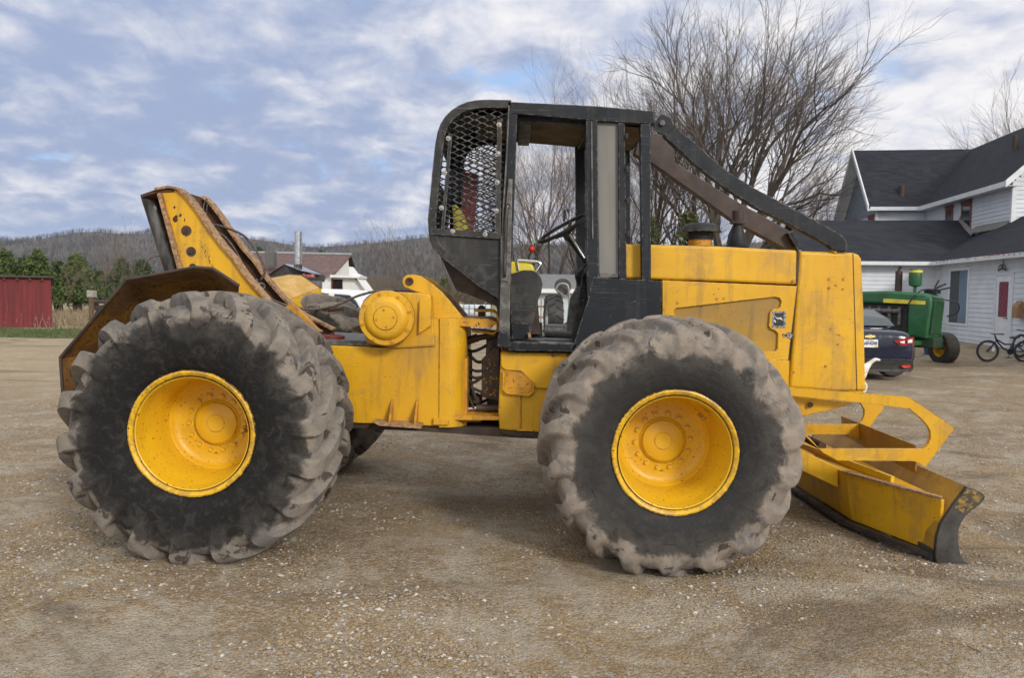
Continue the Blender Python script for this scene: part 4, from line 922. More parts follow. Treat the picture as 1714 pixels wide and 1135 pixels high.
# evergreens
def leaf_mat(name, a, b): return pm(name, a, b, 2.2, .35, .65, .8, bump=0)
M['fir'] = leaf_mat('dark_evergreen', (.025,.048,.018), (.06,.095,.028)); M['fir2'] = leaf_mat('light_evergreen', (.05,.085,.02), (.10,.135,.035))
M['olive'] = leaf_mat('olive_evergreen', (.045,.058,.018), (.085,.09,.035))
def evergreen(loc, h, w, n, mat, label, group, seed, name='evergreen_tree', low=.12):
    rg = random.Random(seed); o = empty(name, Vector(loc), label, 'tree', group); tr = MB(); cr = MB(); L0 = Vector(loc)
    tr.tube([L0, L0+Vector((0,0,h*.5)), L0+Vector((.02,0,h*.97))], [w*.07, w*.045, .01], 7)
    nb = int(n/40)
    for i in range(nb):
        t_ = low + (1-low)*(i+rg.random())/nb; rad = w*.5*(1.02-t_)**.75*rg.uniform(.35,1.3); a = rg.uniform(0, 6.283)
        st = L0 + Vector((0,0,t_*h)); en = st + Vector((math.cos(a)*rad, math.sin(a)*rad, rad*rg.uniform(-.15,.35)))
        if i % 3 == 0: tr.tube([st, en], [w*.012, .005], 3, False)
        for k in range(40):
            u = rg.random()**.6; c = st.lerp(en, u) + wob(rg, w*.035*(1.3-u*.5)); s = w*.018*rg.uniform(.6,1.5)+.012
            d1 = wob(rg, 1).normalized()*s*2.0; d2 = wob(rg, 1).normalized()*s*.8
            cr.add([c-d2, c+d2, c+d1], [(0,1,2)])
    tr.build('trunk', M['bark'], o); cr.build('crown', M[mat], o); return o
EG = 'evergreens behind the red shed'
for i, (px, Y, h, w, m_, lb) in enumerate(((8,47,3.4,4.6,'fir2','bright green pine at the left edge above the red shed'),(42,50,3.1,4.2,'fir','dark pine above the middle of the red shed roof'),
    (64,48,3.5,4.4,'fir2','pine rising over the right half of the red shed roof'),(98,50,2.9,4.4,'fir','pine directly right of the red shed corner'),(130,49,3.3,4.6,'fir2','widest pine between the red shed and the mailbox post'),
    (160,54,2.6,4.0,'fir','pine standing above the mailbox post'),(205,64,3.7,4.4,'fir','dark pine nearest the skidder rear fender'),(238,60,3.5,4.4,'fir','dark pine half behind the skidder rear fender'),(-25,46,4.3,4.2,'fir2','pine cut by the left picture edge'))):
    evergreen((P(px,500,Y).x, Y, 0), h*1.03, w*.92, 5600, m_, lb, EG, 100+i, low=.22)
sh = 'green shrubs on the field edge'
evergreen((P(648,500,38).x,38,0), 1.55, 1.9, 2600, 'fir2', 'round green shrub beyond the winch', sh, 201, 'green_shrub', .02)
evergreen((P(742,500,34).x,34,0), 2.1, 1.9, 2400, 'fir2', 'green shrub behind the rear of the cab', sh, 202, 'green_shrub', .02)
evergreen((P(1150,500,35).x,35,0), 5.2, 3.2, 7000, 'olive', 'olive green cedar behind the air cleaner cap', sh, 203, 'cedar_tree', .02)
evergreen((P(1085,500,36).x,36,0), 5.0, 3.0, 6000, 'olive', 'olive green cedar showing between the cab front posts', sh, 204, 'cedar_tree', .02)
evergreen((P(1285,500,52).x,52,0), 5.6, 3.4, 3000, 'fir', 'dark spruce showing just above the engine hood', sh, 205, 'spruce_tree', .02)
evergreen((P(435,500,150).x,150,0), 9.5, 9, 2000, 'fir', 'distant pine above the left end of the rusty barn roof', sh, 206, 'pine_tree', .2)
evergreen((P(540,500,160).x,160,0), 9.5, 9, 2000, 'fir', 'distant pine above the middle of the rusty barn roof', sh, 207, 'pine_tree', .2)
evergreen((P(490,500,160).x,160,0), 8.5, 8, 2000, 'fir', 'distant pine behind the shiny stove pipe', sh, 208, 'pine_tree', .2)
# bare saplings in front of the pines
s1 = tree('bare_sapling', (P(178,500,45).x,45,0), 'pale bare sapling between the pines and the mailbox post', 'bare saplings by the pines', 71, [(-.3,0,1,1.8,.6),(.1,.1,1,2.0,.6),(.35,-.1,1,1.7,.5)], 1.0, .045, 5, [0,4,4,3,3], up=.05, spread=.5, lr=.7, mat='twig_red')
for i, (px, Y, s_, lb) in enumerate(((118,44,.6,'bare sapling just right of the red shed'),(195,46,.8,'bare sapling left of the skidder fender'),(150,43,.55,'bare sapling between shed and mailbox post'),(222,48,.85,'bare sapling above the skidder fender'))):
    copy_tree(s1, (P(px,500,Y).x, Y, 0), lb, i*1.3, s_)

# ------------------------------------------------------------------ hills with leafless woods
def ridge(x):    # photo skyline of the far hills as world height at 1300 m
    k = [(-1500,70),(-900,84),(-780,86),(-700,106),(-640,104),(-560,112),(-480,100),(-420,92),(-330,84),(-230,90),(-130,101),(-60,98),(0,94),(200,90),(500,105),(900,95),(1500,80)]
    for (a, h1), (b, h2) in zip(k, k[1:]):
        if a <= x <= b: t_ = (x-a)/(b-a); t_ = t_*t_*(3-2*t_); return h1+(h2-h1)*t_
    return 75
def hz_(x, y):
    t_ = max(0, min(1.0, (y-560)/(1300-560))); t_ = t_**1.35
    h = ridge(x)*.90*t_ - 8*(1-t_)
    return h + 9*t_*mn.noise(Vector((x*.006, y*.006, 1))) - (max(0, y-1300)*.05)
hx = [-2200+36*i for i in range(123)]; hy = [560+20*i for i in range(44)]
mb = MB(); nx = len(hx); mb.v = [(x, y, hz_(x, y)) for y in hy for x in hx]
mb.f = [(j*nx+i, j*nx+i+1, (j+1)*nx+i+1, (j+1)*nx+i) for j in range(len(hy)-1) for i in range(nx-1)]
M['hill'] = pm('leafless_hillside', (.05,.044,.04), (.08,.066,.052), .012, .4, .6, .95, bump=0, dirt=((.035,.045,.035), .01, .55, .7))
hl_ = mb.build('hills', M['hill']); hl_.data.polygons.foreach_set('use_smooth', [True]*len(hl_.data.polygons)); tag(hl_, kind='structure')
def wood(name, n, region, hf, h0, h1, w, mat, label, seed, tw=14):
    rg = random.Random(seed); mb = MB(); V = mb.v; F = mb.f
    for _ in range(n):
        y = rg.uniform(region[2], region[3]); x = rg.uniform(region[0], region[1])*y; z = hf(x, y); h = rg.uniform(h0, h1); wd = h*w*rg.uniform(.7,1.3)
        for k in range(tw):
            a = rg.uniform(-1,1); t0 = rg.uniform(.0,.45) if k else 0; b = len(V); r = h*.006*(3 if k == 0 else 1.4)
            ex = x + a*wd*.5; ey = y + rg.uniform(-.5,.5)*wd; ez = z + h*(1-.35*a*a)*rg.uniform(.72,1)
            if k == 0: ex = x
            sx = x + (ex-x)*t0*.3; sz = z + (h*.8)*t0
            V.extend([(sx-r, y, sz), (sx+r, y, sz), (ex, ey, ez)]); F.append((b, b+1, b+2))
    o = mb.build(name, M[mat]); return tag(o, label, 'woodland', kind='stuff')
M['wood_far'] = pm('far_bare_wood', (.058,.046,.046), (.034,.030,.034), .02, .35, .65, .95, bump=0, dirt=((.035,.05,.035), .012, .56, .8))
M['wood_mid'] = pm('mid_bare_wood', (.135,.108,.085), (.085,.070,.058), .05, .35, .65, .95, bump=0)
wood('far_wood', 17000, (-.75,.75,600,1330), hz_, 8, 12, .8, 'wood_far', 'leafless woods covering the distant hills', 5, 9)
wood('bare_woodland', 3000, (-.70,.05,230,460), lambda x, y: 0, 5, 9, .8, 'wood_mid', 'belt of leafless grey-brown woodland at the foot of the hills', 6, 26)
wood('bare_thicket', 900, (-.70,.0,80,140), lambda x, y: 0, 2.0, 4.2, .8, 'wood_mid', 'low leafless thicket beyond the field', 8, 40)
# ------------------------------------------------------------------ red shed
def boards(mb, x0, x1, y, z0, z1, w=.16, g=.006, rg=random.Random(3), d=.02):
    x = x0
    while x < x1-.01:
        e = min(x+w, x1); mb.box((x+g/2, y-rg.uniform(.002,.008), z0-rg.uniform(0,.03)), (e-g/2, y+d, z1)); x = e
t = NT('red_boards'); x_, y_, z_ = t.sep()
c_ = t.mix(t.ramp(t.noise(1.2, 5, .6, stretch=(6,1,.4)), .35, .65), (.17,.018,.022), (.11,.013,.017))
c_ = t.mix(t.math('MULTIPLY', t.ramp(t.noise(2, 6, .7, stretch=(14,1,.8), loc=(3,0,0)), .60, .66), t.ramp(z_, 1.1, .2)), c_, (.42,.36,.34))
t.bump(t.noise(8, 4, stretch=(8,1,.4)), .3, .01); M['redboard'] = t.done(c_, .75)
Ys = 31.0; cor = P(87, 548, Ys)
sh_ = empty('red_shed', (cor.x, Ys, 0), 'low red board shed with a flat dark roof edge, at the left picture edge', 'shed', rz=R(30))
zt = P(87,466,Ys).z
mb = MB(); boards(mb, -8, 0, 0, .0, zt); mb.build('front_wall', M['redboard'], sh_, local=True)
MB().box((-8,.03,0),(-.02,4,zt-.05)).build('side_walls', M['redboard'], sh_, local=True)
rf_ = MB().add([(-8.2,-.18,zt+.02),(.10,-.18,zt+.02),(.10,4.2,zt-.3),(-8.2,4.2,zt-.3),(-8.2,-.18,zt+.09),(.10,-.18,zt+.09),(.10,4.2,zt-.22),(-8.2,4.2,zt-.22)],
    [(0,3,2,1),(4,5,6,7),(0,1,5,4),(1,2,6,5),(2,3,7,6),(3,0,4,7)]).build('roof', M['brown_paint'], sh_, local=True)
x = -7.9
while x < 0: MB().box((x,-.10,zt-.10),(x+.10,-.025,zt+.018)).build('rafter_end', M['rust'], rf_, local=True); x += .42

# mailbox-like post with a dark box trailer beside the rear fender
M['brown_post'] = pm('weathered_post', (.16,.09,.055), (.09,.06,.045), 6, rough=.9)
mp_ = empty('wooden_post', (P(153,560,29).x, 29, 0), 'wooden post with a white box on top, left of the skidder rear fender', 'post')
MB().tube([(P(153,560,29).x,29,0),(P(153,490,29).x,29,P(153,498,29).z)], .09, 8).build('post', M['brown_post'], mp_)
c = P(153,492,29); MB().box((c.x-.13,28.9,c.z-.13),(c.x+.13,29.15,c.z+.13)).build('box', pm('weathered_white', (.36,.34,.31), (.25,.23,.20), 8), mp_, bevel=.02)
tl = empty('dark_wagon', (P(185,560,33).x, 33, 0), 'dark flat wagon standing between the wooden post and the skidder', 'wagon')
a, b = P(146,503,33), P(200,540,33)
MB().box((a.x,33,a.z-.12),(b.x,35,a.z)).build('wagon_bed', M['brown_paint'], tl, bevel=.02)
MB().box((a.x+.3,33.02,a.z-.42),(b.x,34.9,a.z-.2)).build('wagon_box', M['brown_paint'], tl, bevel=.02)
for dx_ in (.5, 1.2):
    for yy in (33.1, 34.7): MB().lathe([(0,0),(.30,0),(.33,.03),(.33,.17),(.30,.2),(0,.2)], (a.x+dx_, yy, .33), (0,1,0), 20).build('wheel', M['rubber'], tl)
MB().box((a.x+.32,33.2,.3),(a.x+.45,34.8,a.z-.38)).box((a.x+1.15,33.2,.3),(a.x+1.25,34.8,a.z-.38)).build('axle_stand', M['brown_paint'], tl)

# ------------------------------------------------------------------ barn, workshop, white pickup
M['barn_roof'] = pm('rusty_barn_roof', (.13,.062,.052), (.085,.048,.044), 1.2, .35, .6, .6, bump=.15, stretch=(3,.3,1), dirt=((.22,.15,.12), 1.4, .56, .6))
M['barn_white'] = pm('old_white_boards', (.74,.75,.77), (.60,.61,.62), 3, .4, .6, .7, bump=.2, stretch=(1,1,8))
bn = empty('barn', (P(530,500,66).x, 66, 0), 'long white barn with rusty brown metal roof beyond the skidder arch', 'barn')
Yb = 62.0
def Q(px, py, Y): return P(px, py, Y)
# the gable end faces right and towards us: near corner (537,480) on the line Yb, ridge corner (583,428) further back
g0 = Q(538,474,Yb); g0b = Vector((g0.x, g0.y, -.2)); rg0 = Q(583,429,Yb+7.5); lft = Q(330,474,Yb+4); lr_ = Q(345,424,Yb+11)
g0 = Vector((g0.x, g0.y, g0.z))
er = Q(584,452,Yb+7.6)
v = [g0, rg0, lr_, lft]; up_ = Vector((0,0,.12)); ex = Vector((.25,0,0))
MB().add([g0+ex+Vector((0,-.4,-.3)), rg0+ex, lr_, lft+Vector((0,-.4,-.3)), g0+ex+up_+Vector((0,-.4,-.3)), rg0+ex+up_, lr_+up_, lft+up_+Vector((0,-.4,-.3))], [(0,3,2,1),(4,5,6,7),(0,1,5,4),(1,2,6,5),(2,3,7,6),(3,0,4,7)]).build('roof', M['barn_roof'], bn)
MB().add([rg0+ex+up_, lr_+up_, lr_+up_+Vector((0,7,-4.5)), rg0+ex+up_+Vector((0,7,-4.5))], [(0,3,2,1)]).build('rear_roof', M['barn_roof'], bn)
MB().add([rg0+ex+Vector((0,0,.14)), rg0+ex+Vector((0,.3,.14)), lr_+Vector((0,.3,.14)), lr_+Vector((0,0,.14)), rg0+ex+Vector((0,0,.3)), rg0+ex+Vector((0,.3,.3)), lr_+Vector((0,.3,.3)), lr_+Vector((0,0,.3))], [(0,1,2,3),(7,6,5,4),(0,4,5,1),(2,6,7,3),(3,7,4,0)]).build('ridge_cap', M['galv'], bn)
mb = MB().add([g0, Vector((rg0.x,rg0.y,rg0.z)), Vector((er.x,er.y,er.z)), Vector((er.x,er.y,-.2)), g0b], [(4,3,2,1,0)])
mb.build('gable_wall', M['barn_white'], bn)
lf = lft.copy(); MB().add([g0, g0b, Vector((lf.x,lf.y,-.2)), lf], [(0,1,2,3)]).build('front_wall', M['barn_white'], bn)
# white lean-to with a lower roof to the right of the gable
l0 = Q(555,467,Yb+1.5)
a1, a2, a3, a4 = Q(560,465,60), Q(600,466,60), Q(612,490,60), Q(612,520,60)
LT = [Q(538,474,60.4), Q(554,462,60.4), Q(588,462,60.4), Q(600,472,60.4), Q(613,489,60.4), Q(611,522,60.4), Q(538,522,60.4)]
MB().prism([(p.x, p.z) for p in LT], 60.4, 63).build('lean_to_wall', M['barn_white'], bn)
MB().prism(XZ([(553,460),(602,462),(602,465.5),(553,464)], 60), 59.9, 63).build('canopy_board', M['white'], bn)
MB().prism(XZ([(584,446),(592,457),(604,462),(600,465),(584,465)], 60.2), 60.2, 62).build('upper_wall', M['barn_white'], bn)
MB().prism(XZ([(597,465),(599,465),(615,487),(614,490)], 60.2), 60.0, 63).build('roof_edge', M['white'], bn)
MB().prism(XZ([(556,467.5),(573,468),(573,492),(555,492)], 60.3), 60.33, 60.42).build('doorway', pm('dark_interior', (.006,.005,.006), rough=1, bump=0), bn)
MB().prism(XZ([(554.5,466),(557,466),(557,492),(554.5,492)], 60.3), 60.3, 60.36).build('door_edge', M['darkred'], bn)
MB().box(tuple(Q(443,431,66)-Vector((0,0,.7))), tuple(Q(458,421,66)+Vector((0,.9,0)))).build('chimney', M['gsteel'], bn)
ws = empty('workshop', (P(500,500,48).x, 48, 0), 'small dark workshop with metal roof and tall shiny stove pipe before the barn', 'workshop')
Yw = 46.0
M['dkwall'] = pm('dark_board_wall', (.030,.028,.033), (.045,.043,.048), 3, rough=.7)
w0, w1_, w2_ = Q(512,458,Yw), Q(536,457,Yw+1.5), Q(450,470,Yw+2)
# walls: right wall facing us and left gable
MB().plan([(Q(440,480,Yw+1).x, Yw+1), (Q(509,480,Yw).x, Yw), (Q(536,480,Yw+1).x, Yw+1), (Q(520,480,Yw+6).x, Yw+6), (Q(445,480,Yw+6).x, Yw+6)], -.1, Q(520,459,Yw).z).build('walls', M['dkwall'], ws)
MB().plan([(Q(513,480,Yw).x, Yw-.04), (Q(534,480,Yw).x, Yw-.04), (Q(534,480,Yw).x, Yw+.8), (Q(513,480,Yw).x, Yw+.3)], 0, Q(520,470,Yw).z).build('ribbed_cladding', pm('grey_ribbed_metal', (.18,.17,.18), (.12,.11,.12), 3, rough=.5), ws)
apex = Q(504,447,Yw+2); apL = Q(476,441,Yw+4)
ca = [Q(444,460,Yw+1), Q(503,453,Yw-.3), Q(538,459,Yw+.9), Q(525,452,Yw+6)]
MB().add([Q(476,442,Yw+.4), Q(503,453,Yw-.4), Q(538,459.5,Yw+.6), Q(507,446,Yw+3), Q(480,441.5,Yw+4)], [(0,1,3,4),(1,2,3)]).build('roof', M['galv'], ws)
MB().prism(XZ([(446,462),(476,442),(503,453),(512,458),(512,470),(446,470)], Yw+.35), Yw+.35, Yw+5).build('gable_wall', M['dkwall'], ws)
MB().add([Q(444,463,Yw), Q(476,441,Yw), Q(476,441,Yw+5), Q(444,463,Yw+5)], [(0,1,2,3)]).build('left_roof', M['barn_roof'], ws)
sp1 = MB().tube([Q(499,455,Yw+.9), Q(499.5,387,Yw+.9)], .22, 20).build('stove_pipe', M['galv'], ws, smooth=True)
MB().lathe([(.24,0),(.24,.35),(.22,.35)], Q(499,455,Yw+.9)+Vector((0,0,.1)), (0,0,1), 20).build('pipe_band', M['steel'], sp1)
def text(s, loc, size, mat, parent, rot=(math.pi/2,0,0), ext=.003, name='lettering', sx=1, bold=False):
    cu = bpy.data.curves.new(name, 'FONT'); cu.body = s; cu.size = size; cu.extrude = ext; cu.align_x = 'CENTER'; cu.align_y = 'CENTER'
    if bold: cu.offset = size*.02
    o = bpy.data.objects.new(name, cu); col.objects.link(o)
    dg = bpy.context.evaluated_depsgraph_get(); me = bpy.data.meshes.new_from_object(o.evaluated_get(dg)); bpy.data.objects.remove(o)
    o = bpy.data.objects.new(name, me); col.objects.link(o); me.materials.clear(); me.materials.append(M[mat] if isinstance(mat, str) else mat)
    o.rotation_euler = rot; o.scale = (sx,1,1)
    if parent: o.parent = parent; o.location = Vector(loc) - LOC.get(parent.name, Vector())
    else: o.location = loc
    return o
M['signred'] = pm('sign_red', (.62,.12,.08), rough=.5, bump=0)
text('freed', Q(517.5,462.5,Yw-.1)+Vector((.0,-.05,.05)), .34, 'signred', ws, bold=True); text('al', Q(524.2,462.2,Yw-.1)+Vector((.02,-.05,.06)), .30, 'white', ws)

# white pickup parked behind the far rear wheel
pk = empty('white_pickup', (-3.7, 13.2, 0), 'white vehicle seen as a curved white roof above the far rear tyre', 'vehicle')
Yv = 12.0
body = [(470,488),(500,484.5),(540,483.5),(575,485.5),(590,489),(603,500),(612,516),(622,528),(660,536),(664,600),(470,600)]
MB().prism(XZ(body, Yv), Yv, Yv+1.8).build('body', M['white'], pk, bevel=.05, seg=4, smooth=True)
M['glass'] = pm('dark_glass', (.03,.04,.05), rough=.08, bump=0)
MB().prism(XZ([(560,492),(585,494),(596,504),(606,522),(560,524)], Yv), Yv-.01, Yv+1.81).build('side_window', M['glass'], pk)
MB().prism(XZ([(490,494),(550,491),(553,524),(488,524)], Yv), Yv-.01, Yv+1.81).build('side_window', M['glass'], pk)
for px in (505, 640):
    for yy in (Yv-.01, Yv+1.6): MB().lathe([(0,0),(.2,0),(.22,-.01),(.33,-.01),(.35,.02),(.35,.2),(0,.2)], (P(px,620,Yv).x, yy, .35), (0,1,0), 24).build('wheel', M['rubber'], pk)

# caged white liquid tote behind the articulation joint
Yt = 31.0; a, b = P(762,508,Yt), P(818,575,Yt)
tk = empty('caged_tank', ((a.x+b.x)/2, Yt+.5, 0), 'white plastic tank in a steel wire cage, seen between rear frame and cab', 'tank')
M['plastic'] = pm('white_plastic', (.62,.70,.78), (.55,.62,.70), 3, rough=.5, bump=0)
ax_, bx_ = P(758,520,Yt).x, P(822,520,Yt).x
MB().box((ax_+.03,Yt+.04,.15),(bx_-.03,Yt+.95,P(800,510.5,Yt).z)).build('tank_body', M['plastic'], tk, bevel=.05, seg=3)
cg = MB(); ztop = P(800,508,Yt).z
for i in range(8):
    x = ax_ + (bx_-ax_)*i/7; cg.tube([(x,Yt,.1),(x,Yt,ztop)], .011, 5)
for i in range(6):
    z = .15 + (ztop-.15)*i/5; cg.tube([(ax_,Yt,z),(bx_,Yt,z)], .007, 5); cg.tube([(bx_,Yt,z),(bx_,Yt+1,z)], .007, 5)
cg.build('wire_cage', M['dark_steel'], tk); MB().box((ax_,Yt,0),(bx_,Yt+1,.1)).build('pallet', M['tan_rust'], tk)
# small white post thing seen in the gap
wp = tag(MB().tube([(P(783,548,9.6).x,9.6,-.05),(P(783,548,9.6).x,9.6,P(783,545,9.6).z)], .035, 8).build('white_stake', M['white']), 'short white stake seen in the gap left of the cab post', 'stake')

# ------------------------------------------------------------------ white outbuilding, deck rail and implement seen through the cab door
Yo = 38.0
ob = empty('white_outbuilding', (P(930,500,Yo).x, Yo, 0), 'white outbuilding with a grey metal roof seen through the cab door opening', 'building')
M['greyroof'] = pm('grey_metal_roof', (.20,.21,.225), (.25,.15,.11), 2, .5, .75, .5)
xa_, xb_ = P(840,500,Yo).x, P(1075,500,Yo).x
MB().box((xa_,Yo,0),(xb_,Yo+5,P(930,486,Yo).z)).build('wall', pm('pale_blue_siding', (.55,.62,.68), (.48,.55,.62), 2, bump=0), ob)
z0, z1 = P(930,487,Yo).z, P(930,462,Yo+3).z
MB().add([(xa_-.3,Yo-.4,z0),(xb_+.3,Yo-.4,z0),(xb_+.3,Yo+2.6,z1),(xa_-.3,Yo+2.6,z1),(xa_-.3,Yo-.4,z0+.08),(xb_+.3,Yo-.4,z0+.08),(xb_+.3,Yo+2.6,z1+.08),(xa_-.3,Yo+2.6,z1+.08)],[(0,3,2,1),(4,5,6,7),(0,1,5,4),(1,2,6,5),(2,3,7,6),(3,0,4,7)]).build('roof', M['greyroof'], ob)
MB().box((xa_-.3,Yo-.45,z0-.1),(xb_+.3,Yo-.405,z0+.1)).build('fascia', M['white'], ob)
dkr = empty('wooden_deck_rail', (P(905,530,33).x, 33, 0), 'brown wooden deck railing on the lawn seen under the cab control panel', 'railing')
M['deckwood'] = pm('brown_deck_wood', (.30,.19,.14), (.22,.14,.10), 5, rough=.8)
xa2, xb2 = P(860,530,33).x, P(916,530,33).x; zt2 = P(905,513,33).z; zb2 = P(905,531,33).z
rl_ = MB().box((xa2,32.9,zt2-.05),(xb2,33.05,zt2+.04)).box((xa2,32.9,zb2-.05),(xb2,33.05,zb2+.05)).build('rail', M['deckwood'], dkr)
x = xa2
while x < xb2: MB().box((x,32.95,zb2-.4),(x+.05,33.0,zt2+.35 if int(x*10)%2 else zt2)).build('baluster', M['deckwood'], dkr); x += .14
# narrow farm tyre standing upright, tread towards us
Yk = 28.0
def lug_wheel(loc, r, w, nl, name_parent, parent, rz, mat='rubber', rim='galv'):
    mb = MB(); n = 60
    mb.lathe([(r*.58,-w*.38),(r*.80,-w*.5),(r*.93,-w*.48),(r*.955,-w*.3),(r*.96,0),(r*.955,w*.3),(r*.93,w*.48),(r*.80,w*.5),(r*.58,w*.38)], (0,0,0), (1,0,0), n)
    for k in range(nl):
        for s in (-1, 1):
            a0 = 2*math.pi*(k + (.5 if s > 0 else 0))/nl; m = 5; pts = []
            for i in range(m+1):
                t_ = i/m; xx = s*w*(.02+.48*t_); aa = a0 - .20*t_; rr = r*(.985 - .05*max(0, t_-.7)/.3)
                pts.append((Vector((xx, rr*math.sin(aa), rr*math.cos(aa))), Vector((0, math.sin(aa), math.cos(aa))), Vector((0, math.cos(aa), -math.sin(aa)))))
            for (p0, n0, t0), (p1, n1, t1) in zip(pts, pts[1:]):
                hw = .018*r/.5; h = r*.04
                mb.add([p0-t0*hw-n0*h, p0+t0*hw-n0*h, p1+t1*hw-n1*h, p1-t1*hw-n1*h, p0-t0*hw*.6+n0*h*.4, p0+t0*hw*.6+n0*h*.4, p1+t1*hw*.6+n1*h*.4, p1-t1*hw*.6+n1*h*.4],
                    [(4,5,6,7),(0,1,5,4),(1,2,6,5),(2,3,7,6),(3,0,4,7)])
    ty = mb.build('tyre', M[mat], parent, local=True, smooth=True)
    MB().lathe([(r*.6,-w*.4),(r*.56,-w*.36),(r*.5,-w*.1),(r*.2,-w*.05),(.0,-w*.08)], (0,0,0), (1,0,0), 30).lathe([(r*.6,w*.4),(r*.56,w*.36),(r*.5,w*.1),(r*.2,w*.05),(.0,w*.08)], (0,0,0), (1,0,0), 30).build('rim', M[rim], parent, local=True, smooth=True)
    parent.rotation_euler.z = rz; return ty
kw = empty('tractor_wheel', (P(926,540,Yk).x, Yk, P(926,540,Yk).z), 'narrow tyre with chevron lugs seen upright through the cab door', 'wheel')
kr = .80
LOC[kw.name] = kw.location.copy(); kw.location.z = kr-.06
lug_wheel(None, kr, .56, 15, '', kw, R(5))
fn = MB().tube(curve([P(930,484,27.4), P(936,476,27.4), P(945,475,27.4), P(951,480,27.4), P(953,500,27.4), P(951,530,27.4), P(948,560,27.4)]), .032, 8)
fn.tube([P(930,484,27.4), P(951,500,27.4), P(953,520,27.4)], .022, 6)
tag(fn.build('hay_rake_frame', M['dullsteel'], smooth=True), 'bent pale tube frame arching over the narrow tyre behind the cab', 'implement')
tag(MB().lathe([(.0,.08),(.30,.06),(.30,.0),(.0,0)], P(942,480,27.7), (0,-1,.5), 24).build('round_cover', M['rubber']), 'dark oval cover hanging on the bent tube frame behind the cab', 'cover')

# ------------------------------------------------------------------ farmhouse
HO = Vector((P(1570,500,28).x, 28, .10)); ang = -R(8)
U = Vector((math.cos(ang), math.sin(ang), 0)); V_ = Vector((-math.sin(ang), math.cos(ang), 0))
hs = empty('farmhouse', HO, 'white clapboard farmhouse with dark shingle roofs at the right', 'house')
def H(u, v, z): return Vector((HO.x, HO.y, 0)) + U*u + V_*v + Vector((0,0,z))
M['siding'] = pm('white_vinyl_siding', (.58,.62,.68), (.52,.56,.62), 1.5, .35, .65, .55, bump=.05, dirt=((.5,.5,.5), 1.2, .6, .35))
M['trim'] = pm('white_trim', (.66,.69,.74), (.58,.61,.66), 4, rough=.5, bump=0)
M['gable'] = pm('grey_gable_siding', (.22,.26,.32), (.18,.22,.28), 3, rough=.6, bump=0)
t = NT('dark_shingles'); br = t.n('ShaderNodeTexBrick'); br.offset = .5
x_, y_, z_ = t.sep(); cxx = t.n('ShaderNodeCombineXYZ'); t.L.new(t.math('ADD', x_, y_), cxx.inputs[0]); t.L.new(t.math('MULTIPLY', z_, 1.4), cxx.inputs[1]); t.L.new(cxx.outputs[0], br.inputs['Vector'])
br.inputs['Scale'].default_value = 1; br.inputs['Brick Width'].default_value = .3; br.inputs['Row Height'].default_value = .16; br.inputs['Mortar Size'].default_value = .008
br.inputs['Color1'].default_value = (.018,.021,.030,1); br.inputs['Color2'].default_value = (.034,.037,.050,1); br.inputs['Mortar'].default_value = (.015,.015,.02,1)
t.bump(br.outputs['Fac'], .3, .01); M['shingle'] = t.done(t.mix(t.ramp(t.noise(3, 5), .3, .7, 0, .5), br.outputs[0], (.026,.028,.038)), .9, spec=.2)
def siding(name, pa, pb, z0, z1f, mat='siding', nrm=None, parent=hs, lap=.15, span=None, holes=()):
    """boards from pa to pb (x-y), each lap tilted out at its lower edge; z1f(t) wall top or span(z) -> (t0, t1)"""
    pa = Vector((pa.x, pa.y, 0)); pb = Vector((pb.x, pb.y, 0)); mb = MB(); z = z0; zmax = max(z1f(i/20) for i in range(21)) if z1f else span[1]
    n = nrm
    while z < zmax-.005:
        zz_ = min(z+lap, zmax)
        ts = [i/200 for i in range(201) if not z1f or z1f(i/200) >= z+.02]
        if span: a_, b_ = span[0]((z+zz_)/2); rngs = [(a_, b_)]
        elif ts: rngs = [(ts[0], ts[-1])]
        else: rngs = []
        for h in holes:                      # (t0, t1, z0, z1)
            new = []
            for r0, r1 in rngs:
                if h[2] < zz_-.03 and h[3] > z+.03:
                    if r0 < h[0]: new.append((r0, min(r1, h[0])))
                    if r1 > h[1]: new.append((max(r0, h[1]), r1))
                else: new.append((r0, r1))
            rngs = new
        for r0, r1 in rngs:
            if r1 - r0 < .003: continue
            A = pa.lerp(pb, r0); B = pa.lerp(pb, r1)
            mb.add([A+n*.024+Vector((0,0,z)), B+n*.024+Vector((0,0,z)), B+n*.004+Vector((0,0,zz_)), A+n*.004+Vector((0,0,zz_)), A+Vector((0,0,z)), B+Vector((0,0,z))], [(0,1,2,3),(4,5,1,0)])
        z += lap
    return mb.build(name, M[mat], parent)
def quad(name, pts, mat, parent=hs, th=.06):
    v = list(pts) + [p + Vector((0,0,th)) for p in pts]; n = len(pts)
    return MB().add(v, [tuple(range(n-1,-1,-1)), tuple(range(n,2*n))] + [(i,(i+1)%n,(i+1)%n+n,i+n) for i in range(n)]).build(name, M[mat], parent)
def hbox(name, u0, u1, v0, v1, z0, z1, mat, parent=hs, bevel=.004):
    v = [H(u,vv,z) for z in (z0,z1) for u, vv in ((u0,v0),(u1,v0),(u1,v1),(u0,v1))]
    return MB().add(v, [(0,3,2,1),(4,5,6,7),(0,1,5,4),(1,2,6,5),(2,3,7,6),(3,0,4,7)]).build(name, M[mat], parent, bevel=bevel)
ez = 2.92; nA = -V_; nB = -U
G = -.05
siding('wall', H(-4.3,0,0), H(0,0,0), G, lambda q: ez, nrm=-V_)                                        # wing A, faces us
WB = dict(t=lambda v: -v/14.0)
